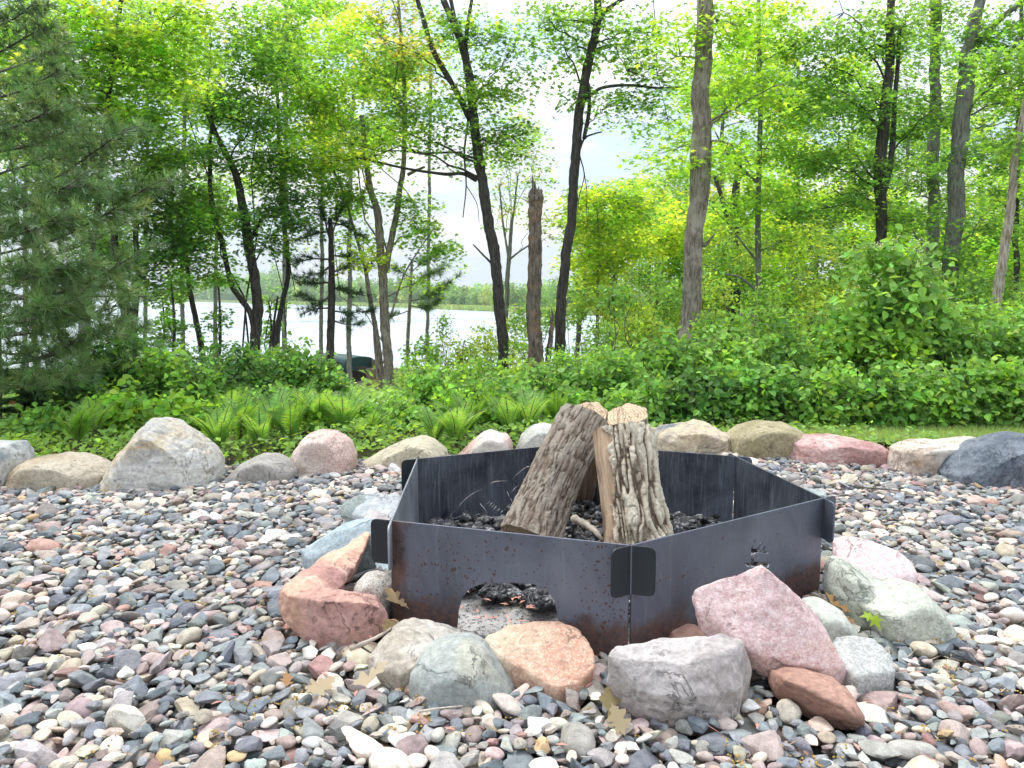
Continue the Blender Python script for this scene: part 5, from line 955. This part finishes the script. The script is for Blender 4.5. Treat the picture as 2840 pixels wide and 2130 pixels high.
DKB = [[(713,500),(680,505),(640,520)],[(713,480),(750,490),(780,510)],[(713,560),(670,560),(620,575)],[(713,550),(760,560),(800,580)],[(713,610),(670,612),(625,600)],[(713,620),(755,632),(795,640)],[(713,665),(680,668),(650,680)],[(713,670),(750,675),(805,672)],[(713,690),(745,700),(775,700)],[(713,520),(700,470),(690,430)],[(713,520),(730,470),(750,430)],[(713,590),(740,580),(770,560)],[(713,575),(690,590),(650,600)],[(713,640),(690,650),(640,640)]]
conifer('dark conifer with flat drooping boughs at the left end of the boat rack', 'pine_tree', [(713,800,19),(716,650,17),(716,560,14),(713,470,9)], 15, DKB, 'bark_dark', 7, size=.16, dens=1.0, hue='deep', tip='dark', w=.02)
conifer('olive needled pine showing behind the right trunk of the V shaped pair', 'pine_tree', [(880,760,8),(885,660,8),(890,560,5)], 19, [[(885,650),(930,640),(985,600)],[(885,620),(920,600),(965,575)],[(885,590),(910,570),(950,545)],[(885,670),(860,680),(830,690)],[(888,600),(870,590),(850,580)],[(885,660),(925,665),(960,640)]], 'bark_brown', 8, size=.20, dens=1.1, hue='blue', tip='pale', w=.015)
def spruce(label, cx, base, top, half, d, seed):
    rr = np.random.default_rng(seed); nm = MB(); lm = MB(); b = V(cx, base, d); t = V(cx, top, d); g = float(tz(b[0], b[1])); b = np.array([b[0], b[1], g]); v, f = tube([b, (b + t) / 2, t], [.03, .02, .008], 8); hw = half * d / VF; PP = []; DD = []
    for k in range(46):
        h = rr.random() ** 1.2; a = b + (t - b) * (.05 + .9 * h); az = rr.uniform(0, 6.283); L = hw * (1.05 - h) * rr.uniform(.8, 1.15); e = a + np.array([math.cos(az) * L, math.sin(az) * L, -.10 * L]); P = limb(lm, rr, a, e, .006, .002, -.06, 8, .02, 3)
        for q in range(int(L / .028)):
            t_ = rr.uniform(.15, 1); p = a + (e - a) * t_; dr = unit(np.array([math.cos(az + rr.choice([-.9, .9])), math.sin(az + rr.choice([-.9, .9])), -.12])); 
            for w in np.linspace(.1, 1, 4): PP.append(p + dr * w * .14 * (1.2 - t_)); DD.append(dr)
    PP = np.array(PP); DD = np.array(DD); m = len(PP); c = colors(m, 'deep', rr, .2); tm_ = rr.random(m) < .22; c[tm_] = colors(int(tm_.sum()), 'mid', rr)
    leaves(nm, 'short', PP, np.tile([0, 0, 1.], (m, 1)) + rr.normal(0, .15, (m, 3)), DD, rr.uniform(.045, .06, m), c)
    root = empty('spruce_tree', tuple(b), label, 'young spruce', 'young spruces at the left edge'); mb = MB(); mb.add(v, f); mb.make('trunk', M['bark_dark'], root, True); lm.make('limbs', M['twig'], root, True); nm.make('needles', M['needle'], root)
spruce('young dark spruce with flat short-needled sprays under the large pine', 50, 960, 770, 105, 5.9, 3)
spruce('smaller dark spruce behind the slim grey pine trunk', 150, 950, 800, 80, 6.6, 4)

# ---------------- ferns
TPL['pinna'] = (np.array([(0, 0, 0), (.085, .22, .01), (.02, 1, -.08), (-.07, .5, 0), (-.085, .2, .01), (.07, .6, 0)]), np.array([(0, 1, 4), (1, 3, 4), (1, 5, 3), (5, 2, 3)]))
def fern(label, vx, d, h, n, hue, seed, z0=None):
    rr = np.random.default_rng(seed); fm = MB(); sm = MB(); x, y, _ = V(vx, 900, d); g = float(tz(x, y)); b = np.array([x, y, g])
    for k in range(n):
        az = rr.uniform(0, 6.283); L = h * rr.uniform(.9, 1.5); ln = rr.uniform(.3, .75); t = np.linspace(0, 1, 26); o = np.array([math.cos(az), math.sin(az), 0])
        P = b + o * (t[:, None] ** 1.3) * L * ln; P[:, 2] += L * (1.15 * t - .55 * ln * t ** 2.4); P[:, :2] += rr.normal(0, .015, 2) * t[:, None] ** 2
        v, f = tube(P, np.linspace(.004, .001, 26), 4, cap=False); sm.add(v, f)
        T = unit(np.gradient(P, axis=0)); sd = unit(np.cross(T, [0, 0, 1])); up = np.cross(sd, T); i = np.arange(4, 26); pr = np.sin(np.clip((t[i] - .08) / .92, 0, 1) ** .7 * math.pi) ** .7 * L * .20 + .004
        for s in (-1, 1):
            for sub in (0,):
                q = P[i] + (np.roll(P, -1, 0)[i] - P[i]) * (sub if True else 0); q[-1] = P[-1]
                leaves(fm, 'pinna', q, up[i], sd[i] * s + T[i] * .42 + rr.normal(0, .04, (len(i), 3)), pr, colors(len(i), hue, rr, .10))
    root = empty('fern', (x, y, g), label, 'fern', 'ferns behind the boulders'); fm.make('fronds', M['fern'], root); sm.make('stems', M['twig'], root, True)
FE = [(165,4.95,.30,12,'bright','fern behind the brown boulder, left of the tallest'),(205,5.3,.28,10,'mid','darker fern at the left shoulder of the tallest boulder'),(470,4.75,.30,11,'bright','fern leaning out right of the tallest boulder'),(515,5.0,.34,13,'bright','tall fern behind the left half of the low grey boulder'),(560,4.8,.26,10,'fresh','low fern right behind the low grey boulder'),(590,5.2,.34,12,'bright','fern behind the gap between the low grey and the round pink boulder'),(625,5.0,.30,11,'yellow','yellow green fern touching the left side of the round pink boulder'),
      (690,5.4,.34,12,'bright','fern behind the top of the round pink boulder'),(740,5.3,.32,11,'fresh','fern at the right shoulder of the round pink boulder'),(800,5.2,.22,9,'bright','small fern behind the left end of the smooth tan boulder'),(940,4.95,.26,11,'bright','fern right behind the right end of the smooth tan boulder'),(985,4.9,.30,14,'bright','spreading fern between the tan and the pink boulder'),(1010,5.2,.32,10,'mid','darker fern with upright brown stalks behind the pink boulder'),(1100,5.3,.30,10,'yellow','yellow green fern between the pink and the white granite boulder'),
      (1140,5.4,.34,11,'bright','fern behind the white granite boulder'),(1200,5.6,.34,10,'bright','fern behind the granite boulder, near the left log'),(500,5.9,.34,10,'mid','shaded fern in the second row behind the low grey boulder'),(650,6.0,.36,10,'bright','fern in the second row left of the round pink boulder'),(1060,5.9,.34,10,'fresh','fern in the second row behind the pink boulder')]
for k, (vx, d, h, n, hue, lab) in enumerate(FE): fern(lab, vx, d - .38, h * .74, n + 4, 'fresh' if k % 3 else 'mid', 60 + k)

# ---------------- lawn, ground cover, path
LX = lambda vx, d: float(V(vx, 900, d)[0])
def lawn_in(x, y): 
    yf = np.interp(x, [1.6, 2.0, 2.6, 3.2, 5], [5.1, 4.75, 4.5, 4.3, 3.9]); yb = np.interp(x, [1.7, 2.3, 3.2, 4, 6], [5.02, 5.08, 5.12, 5.2, 5.3]); return (y > yf) & (y < yb) & (x > 1.75)
v, f = grid(np.linspace(1.7, 7, 60), np.linspace(3.9, 6.45, 40), lambda x, y: tz(x, y) + .012 + 0 * x); c_ = v[f].mean(1); f = f[lawn_in(c_[:, 0], c_[:, 1])]
tag(mk('lawn', v, f, plain_mat('lawn_soil', (.09, .12, .035), (.17, .20, .07), 40, .95, .5, .1), smooth_=True), kind='structure')
r_ = np.random.default_rng(5); P = np.stack([r_.uniform(1.75, 6, 90000), r_.uniform(3.9, 6.45, 90000)], 1); P = P[lawn_in(P[:, 0], P[:, 1]) & (P[:, 0] < .75 * P[:, 1] + .3)]; n = len(P)
P3 = np.column_stack([P, tz(P[:, 0], P[:, 1]) + .01]); h_ = r_.uniform(.02, .05, n); a = r_.uniform(0, 6.283, n); w_ = .0022; le = np.column_stack([r_.normal(0, .35, (n, 2)) * h_[:, None], h_]); s_ = np.column_stack([np.cos(a) * w_, np.sin(a) * w_, 0 * a])
vv = np.stack([P3 - s_, P3 + s_, P3 + le], 1).reshape(-1, 3); tag(mk('grass', vv, np.arange(3 * n).reshape(-1, 3), M['grass'], col=np.repeat(colors(n, 'pale', r_, .22) * [.95, 1.0, .9], 3, 0)), 'short mown bright green grass behind the right hand boulders', 'grass', kind='stuff')

PT = catmull([(-1.12, 6.2), (-1.3, 7.0), (-1.9, 9.5), (-3.4, 17), (-5.6, 27)], 60); TT = unit(np.gradient(PT, axis=0)); NN = np.stack([-TT[:, 1], TT[:, 0]], 1); wd = np.linspace(.3, .5, 60)[:, None]
vv = np.concatenate([PT + NN * wd * k for k in (-1, -.5, 0, .5, 1)]); vv = np.column_stack([vv, tz(vv[:, 0], vv[:, 1]) + .06]); i = np.arange(59)
tag(mk('path', vv, np.concatenate([np.stack([i + 60 * k, i + 60 * (k + 1), i + 1 + 60 * (k + 1), i + 1 + 60 * k], 1) for k in range(4)]), plain_mat('pale_path_gravel', (.30, .30, .31), (.62, .62, .64), 45, .9, .6), smooth_=True), kind='structure')
def cover(n, y0, y1, size, hgt, hues, seed, mb, tpl):
    r = np.random.default_rng(seed); y = y0 + (y1 - y0) * r.random(n) ** .8; x = r.uniform(-.78, .78, n) * y; k = ~lawn_in(x, y) & (y > back(x) - .02)
    pd = np.min(np.linalg.norm(PT[None, ::3] - np.stack([x, y], 1)[:, None], axis=2), axis=1); k &= (pd > .22) | (r.random(n) < .35); k &= ~((y > 22) & (y < 29.5) & (x > -6.2) & (x < -4.0)); x, y = x[k], y[k]; n = len(x)
    z = tz(x, y) - .02 + hgt * r.random(n) * (.5 + .8 * np.abs(fbm(np.stack([x, y, 0 * x], 1), .9, 2, 4))); al = r.uniform(0, 6.283, n)
    hi_ = np.clip(((fbm(np.stack([x, y, 0 * x], 1), .8, 2, 11) + .9) / 1.8 + r.normal(0, .15, n)) * len(hues), 0, len(hues) - .01).astype(int)
    c = np.concatenate([colors(1, h, r, 0) for h in hues])[hi_] * np.exp(r.normal(0, .22, (n, 1)))
    leaves(mb, tpl, np.stack([x, y, z], 1), np.stack([r.normal(0, .4, n), r.normal(-.2, .4, n), np.full(n, .8)], 1), np.stack([np.cos(al), np.sin(al), r.normal(-.3, .2, n)], 1), size * r.uniform(.6, 1.3, n), c)
gm = MB(); cover(14000, 4.0, 5.8, .045, .13, ('mid', 'bright', 'fresh'), 9, gm, 'rhomb'); cover(16000, 5.0, 8, .05, .16, ('mid', 'bright', 'dark'), 1, gm, 'rhomb'); cover(26000, 7, 15, .08, .30, ('mid', 'bright', 'fresh'), 2, gm, 'rhomb'); cover(22000, 14, 42, .16, .5, ('mid', 'bright', 'yellow'), 3, gm, 'rhomb')
tag(gm.make('ground_cover', M['shrubleaf']), 'low mixed weeds and seedlings covering the slope between gravel and lake', 'ground cover', kind='stuff')

# ---------------- far shore
r_ = np.random.default_rng(12); fm = MB()
def shore(x): return np.interp(x, [-900, -315, -50, -6, 20, 50], [800, 735, 330, 240, 190, 60])
for k in range(520):
    u = r_.random(); x = -330 + 372 * u ** .75; y = shore(x) + r_.uniform(3, 38); dist = y; h = max(7.5, .030 * dist) * r_.uniform(.55, 1.2) * (1 + .25 * math.sin(x * .05) * math.sin(x * .017 + 1)); pine = r_.random() < .14
    if pine: h *= 1.2
    g = float(tz(x, y)); n = 240; rw = h * (.30 if not pine else .2); ls = .0034 * dist * (1.0 if not pine else .9)
    q = unit(r_.normal(size=(n, 3))) * (r_.random(n) ** .4)[:, None]; t = (q[:, 2] + 1) / 2; p = np.stack([x + q[:, 0] * rw * (1 if not pine else 1.3 - t), y + q[:, 1] * rw, g + h * (.04 + .96 * t)], 1)
    p += r_.normal(0, h * .02, p.shape); hue = ('blue' if pine else ('far', 'fresh', 'pale', 'far', 'mid')[int(r_.integers(5))])  # the far hue carries distance haze as a paler, bluer leaf colour
    leaves(fm, 'rhomb', p, np.stack([r_.normal(0, .5, n), r_.normal(-.3, .5, n), np.full(n, .6)], 1), r_.normal(size=(n, 3)), ls * r_.uniform(.7, 1.5, n), colors(n, hue, r_, .12) * math.exp(r_.normal(0, .15)))
tag(fm.make('far_woods', M['leaf']), 'pale green mixed wood along the far shore of the lake', 'far wood', kind='stuff')
x = r_.uniform(-330, 40, 9000); y = shore(x) - r_.uniform(4, 11, 9000); g = np.full(9000, -3.65); h = r_.uniform(.8, 1.9, 9000); s = np.stack([.35 + 0 * x, 0 * x, 0 * x], 1); B = np.stack([x, y, g], 1); Tp = np.stack([x + r_.normal(0, .2, 9000), y, g + h], 1)
vv = np.stack([B - s, B + s, Tp + s * .5, Tp - s * .5], 1).reshape(-1, 3); tag(mk('reeds', vv, np.arange(36000).reshape(-1, 4), M['grass'], col=np.repeat(colors(9000, 'pale', r_, .15), 4, 0)), 'light green reed fringe along the far shore', 'reeds', kind='stuff')

# ---------------- boat on its rack
DR = 26.8; WD = plain_mat('weathered_timber', (.10, .075, .055), (.24, .19, .15), 14, .9, .4, .2, scale=(1, 1, .2)); WK = plain_mat('dark_timber', (.03, .025, .022), (.08, .065, .055), 14, .9, .4, .2)
def beam(mb, a, b, w, h):
    a, b = np.array(a, float), np.array(b, float); t = unit(b - a); u = unit(np.cross(t, [0, 0, 1] if abs(t[2]) < .9 else [0, 1, 0])) * w / 2; n = unit(np.cross(u, t)) * h / 2
    v = [p + s * u + q * n for p in (a, b) for s, q in ((-1, -1), (1, -1), (1, 1), (-1, 1))]; mb.add(v, np.array([(0, 1, 2, 3), (7, 6, 5, 4), (0, 4, 5, 1), (1, 5, 6, 2), (2, 6, 7, 3), (3, 7, 4, 0)]))
def RP(x, y, dd=0): return V(x, y, DR + dd)
rk = empty('boat_rack', RP(775, 836), 'weathered timber rack by the lake with posts and a slanting brace, carrying the green boat', 'boat rack')
for nm, a, b, w, h, mt in [('post', RP(801, 840), RP(801, 796), .26, .26, WD), ('post', RP(808.5, 838, .3), RP(807.5, 777, .3), .14, .14, WD), ('post', RP(771, 836, .4), RP(769, 800, .4), .45, .2, WK), ('rail', RP(722, 786, .1), RP(803, 801, .1), .14, .20, WK), ('rail', RP(770, 797, 1.4), RP(806, 797, 1.2), .12, .2, WD), ('brace', RP(735, 795, 0), RP(758, 812, .1), .10, .12, WK), ('rail', RP(742, 829, .3), RP(770, 828, .3), .12, .12, WK), ('brace', RP(783, 803, .9), RP(796, 822, .9), .08, .10, WD)]:
    mb = MB(); beam(mb, a, b, w, h); mb.make(nm, mt, rk)
mb = MB(); beam(mb, RP(762, 838, .2), RP(799, 835, .2), .3, .42); tag(mb.make('retaining_timber', plain_mat('grey_timber', (.22, .19, .15), (.36, .32, .27), 10, .9)), 'long squared timber edging the dirt under the boat rack', 'timber')
mb = MB(); beam(mb, RP(756, 846, -.8), RP(773, 846, -.8), .22, .34); tag(mb.make('concrete_block', plain_mat('concrete', (.26, .25, .23), (.38, .37, .34), 20, .9)), 'short grey concrete block on the dirt left of the timber', 'block')
v, f = grid(np.linspace(-6.3, -3.9, 20), np.linspace(22.5, 28, 24), lambda x, y: tz(x, y) + .05); tag(mk('dirt_patch', v, f, plain_mat('red_brown_dirt', (.12, .055, .035), (.26, .14, .10), 6, .95, .5)), kind='structure')
# upturned boat: stations along its length
bo = []; ns, nr = 26, 17
for i in range(ns):
    t = i / (ns - 1); hb = .60 * (1 - max(0, (t - .35) / .65) ** 2.2) + .01; hh = .46 * (1 - .25 * t ** 3)
    for j in range(nr):
        a = math.pi * j / (nr - 1); c, s_ = math.cos(a), math.sin(a); bo.append((hb * np.sign(c) * abs(c) ** .55, t * 3.7, hh * abs(s_) ** .55 * (1 if s_ >= 0 else 1)))
bo = np.array(bo); fq = np.array([(i * nr + j, i * nr + j + 1, (i + 1) * nr + j + 1, (i + 1) * nr + j) for i in range(ns - 1) for j in range(nr - 1)])
az = math.radians(38); Rm = np.array([[math.cos(az), -math.sin(az), 0], [math.sin(az), math.cos(az), 0], [0, 0, 1]]); org = RP(778, 799, .1)
bt = empty('boat', org, 'dark green boat lying upside down on the timber rack by the water', 'boat')
mb = MB(); mb.add(bo @ Rm.T + org, fq); tr = [k for k in range(nr)]; mb.add(bo[:nr] @ Rm.T + org, [np.array([tr[::-1]])])
BM_ = plain_mat('green_hull_paint', (.012, .045, .045), (.022, .065, .06), 3, .5, .05, .25); mb.make('hull', BM_, bt, True)
mb = MB(); gw = np.concatenate([bo[0::nr], bo[nr - 1::nr][::-1]]) @ Rm.T + org; v, f = tube(gw, np.full(len(gw), .022), 6); mb.add(v, f); mb.make('gunwale', plain_mat('dark_trim', (.02, .02, .02), (.05, .05, .05), 8, .5), bt, True)
mb = MB(); kl = bo[nr // 2::nr] @ Rm.T + org; v, f = tube(kl, np.full(len(kl), .02), 6); mb.add(v, f); mb.make('keel', BM_, bt, True)

# ---------------- small things on the gravel
OAK = [(0,-.12),(.02,.04),(.12,.12),(.10,.20),(.27,.30),(.25,.37),(.12,.40),(.30,.56),(.27,.63),(.13,.62),(.20,.80),(.14,.86),(.07,.80),(0,1.02),(-.07,.82),(-.15,.84),(-.20,.78),(-.12,.62),(-.28,.60),(-.30,.54),(-.12,.41),(-.26,.35),(-.26,.28),(-.10,.20),(-.13,.11),(-.02,.04)]
TPL['oak'] = (np.array([(x, y, .9 * x * x + .5 * (y - .5) ** 2 + .05 * math.sin(11 * y + 6 * x)) for x, y in OAK]), np.arange(len(OAK))[None])
DL = leaf_mat('dry_leaf', .25, 1.0, .2)
def dry(label, vx, vy, z, size, col, az, tilt, cat='dead leaf', name='dry_leaf', d=None):
    p = V(vx, vy, d) if d else VZ(vx, vy, z); mb = MB(); leaves(mb, 'oak', np.zeros((1, 3)), np.array([[math.sin(tilt), -.25, math.cos(tilt)]]), np.array([[math.cos(az), math.sin(az), .1]]), np.array([size * .72]), np.array([col]) * .66)
    o = mb.make(name, DL, sm=True); o.location = tuple(p); tag(o, label, cat)
for a in [('pale curled oak leaf against the foot of the rusty panel corner', 875,1318,.05,.13,(.55,.40,.22),2.6,.5), ('straw coloured oak leaf between red sandstone and tan flat rock', 853,1345,.05,.10,(.50,.38,.20),-1.9,.9), ('cream dry leaf left of the large round grey rock', 722,1470,.02,.12,(.66,.52,.33),-2.2,.3), ('broad cream dry leaf lying flat above the dusty gravel, below the tan flat rock', 765,1488,.03,.13,(.66,.54,.36),.3,-.5),
          ('orange brown leaf sliver below the cream leaves', 620,1487,.02,.07,(.50,.27,.12),1.9,.2), ('large olive dry leaf between orange rock and mauve block', 1305,1490,.03,.14,(.42,.34,.18),-1.2,.5), ('second olive dry leaf lower beside the mauve block', 1325,1530,.02,.12,(.38,.30,.16),-1.5,-.3), ('orange brown oak leaf lying on the pale half hidden stone', 1775,1285,.09,.12,(.46,.27,.11),-.4,.5), ('rusty oak leaf beside the green grey rock', 1800,1318,.06,.09,(.42,.23,.10),-.8,.3),
          ('buff leaf on the gravel right of the speckled flat rock', 1872,1450,.02,.10,(.62,.48,.30),1.3,.4), ('small tan leaf on the gravel near the cream boulder', 1975,1000,.06,.12,(.60,.45,.26),.5,.8), ('tan oak leaf at the foot of the slate boulder', 2110,1055,.02,.10,(.55,.42,.24),1.0,.3), ('small dead leaf far right on the gravel', 2010,1215,.02,.09,(.60,.46,.28),.2,.3), ('brown leaf at the foot of the round pink boulder', 655,1012,.02,.10,(.40,.22,.12),.2,.5),
          ('orange leaf lying in the ring by the back panel', 1605,1092,.05,.09,(.52,.30,.13),1.0,.5), ('brown leaves at the foot of the dark split log', 1270,1128,.05,.10,(.30,.14,.07),.4,.4)]: dry(*a)
dry('dead orange leaf hanging in the dark boughs at the left edge', 34, 868, 0, .10, (.50,.26,.12), -1.5, .9, d=5.6)
def stick(label, pts, r):
    P = catmull([VZ(*p) for p in pts], 16); v, f = tube(P, np.linspace(r, r * .5, 16), 7, 3, .25); mb = MB(); mb.add(v, f); tag(mb.make('stick', M['twig'] if 'dark' in label else plain_mat('bare_stick', (.30,.25,.20), (.50,.43,.36), 30), sm=True), label, 'stick')
stick('bare grey stick between red sandstone and tan flat rock', [(757,1402,.03),(785,1390,.045),(812,1378,.05),(845,1358,.05)], .007); stick('thin dark stick crossing the bare grey one', [(765,1385,.05),(785,1400,.03),(805,1412,.02)], .004)
stick('long thin dark stick on the gravel behind the right corner of the ring', [(1850,1052,.02),(1900,1056,.025),(1960,1062,.02)], .004); stick('pale dry needle stem across the gravel below the large round rock', [(905,1537,.01),(950,1530,.02),(1000,1525,.02)], .003)
stick('dark charred stick on the ash right of the split log', [(1260,1140,.06),(1300,1150,.06),(1330,1165,.05)], .012); stick('thick barked stick on the ash between the two front logs', [(1240,1120,.07),(1275,1140,.07),(1300,1165,.06)], .016)
sp_ = VZ(1880, 1372, .01); spr = empty('seedling', sp_, 'tiny lime green maple seedling in front of the green grey saddle rock', 'seedling'); mb = MB(); v, f = tube([sp_, sp_ + [0, 0, .03], sp_ + [.003, 0, .055]], [.0012, .001, .001], 5); mb.add(v, f); mb.make('stem', M['twig'], spr); mb = MB()
leaves(mb, 'star', np.array([sp_ + [.003, 0, .055]] * 2), np.array([[.1, -.7, .5], [-.2, -.3, .9]]), np.array([[.25, 0, -.9], [-1, .1, .1]]), np.array([.042, .035]), np.array([HUE['yellow']] * 2)); mb.make('leaves', M['leaf'], spr)
# catkins, seeds and needles
r_ = np.random.default_rng(77); mb = MB(); O = np.array([(1, 0, 0), (-1, 0, 0), (0, 1, 0), (0, -1, 0), (0, 0, 1), (0, 0, -1)]); FO = np.array([(0, 2, 4), (2, 1, 4), (1, 3, 4), (3, 0, 4), (2, 0, 5), (1, 2, 5), (3, 1, 5), (0, 3, 5)])
for k in range(330):
    y = 1.35 + 3.1 * r_.random(); x = r_.uniform(-.7, .7) * y; L = int(r_.integers(4, 16)); st = np.array([x, y]); dr = r_.normal(size=2) * .006
    for q in range(L):
        st = st + dr + r_.normal(0, .004, 2); mb.add(O * r_.uniform(.0018, .0036, 3) + [st[0], st[1], hbed(*st) + .003], FO, np.array([.50, .33, .10]) * r_.uniform(.6, 1.3))
for k in range(420):
    y = 1.35 + 3.2 * r_.random(); x = r_.uniform(-.7, .7) * y; a = r_.uniform(0, 6.283); L = r_.uniform(.02, .06); z = hbed(x, y) + .004; c, s_ = math.cos(a), math.sin(a); w = .0010
    col = ((.45, .26, .12), (.60, .50, .36), (.62, .30, .24))[int(r_.integers(3))]; mb.add([(x - s_ * w, y + c * w, z), (x + s_ * w, y - c * w, z), (x + c * L, y + s_ * L, z + r_.uniform(0, .01))], np.array([(0, 1, 2)]), col)
for k in range(150):
    x, y = (V(1100, 1300, 2.1)[0] + r_.normal(0, .14), r_.uniform(1.93, 2.35)) if k < 60 else ((lambda y_: (r_.uniform(-.6, .6) * y_, y_))(r_.uniform(1.4, 3.5))); z = max(hbed(x, y), .03 if k < 60 else 0) + .004; a = r_.uniform(0, 6.283); c, s_ = math.cos(a), math.sin(a)
    L = .014; mb.add([(x, y, z), (x + c * L - s_ * L * .3, y + s_ * L + c * L * .3, z + .003), (x + 2 * c * L, y + 2 * s_ * L, z + .001), (x + c * L + s_ * L * .3, y + s_ * L - c * L * .3, z + .003)], np.array([(0, 1, 2, 3)]), (.62, .30, .24))
tag(mb.make('leaf_litter', leaf_mat('litter', .1, 1, .2)), 'scattered golden catkins, pink seed wings and dry needles on the gravel', 'litter', kind='stuff')

# ---------------- air over the lake
import bmesh
bm = bmesh.new(); bmesh.ops.create_cube(bm, size=1); bmesh.ops.scale(bm, vec=(3400, 4300, 60), verts=bm.verts); bmesh.ops.translate(bm, vec=(0, 1600, 22), verts=bm.verts); me = bpy.data.meshes.new('haze'); bm.to_mesh(me); bm.free()
hm = bpy.data.materials.new('haze'); hm.use_nodes = True; t = hm.node_tree; t.nodes.clear(); o_ = N(t, 'ShaderNodeOutputMaterial'); pv = N(t, 'ShaderNodeVolumePrincipled'); pv.inputs['Density'].default_value = .00042; pv.inputs['Color'].default_value = (.86, .93, 1, 1)
t.links.new(pv.outputs[0], o_.inputs['Volume']); me.materials.append(hm); tag(link(bpy.data.objects.new('haze', me)), 'thin pale haze over the lake', 'haze', kind='stuff')
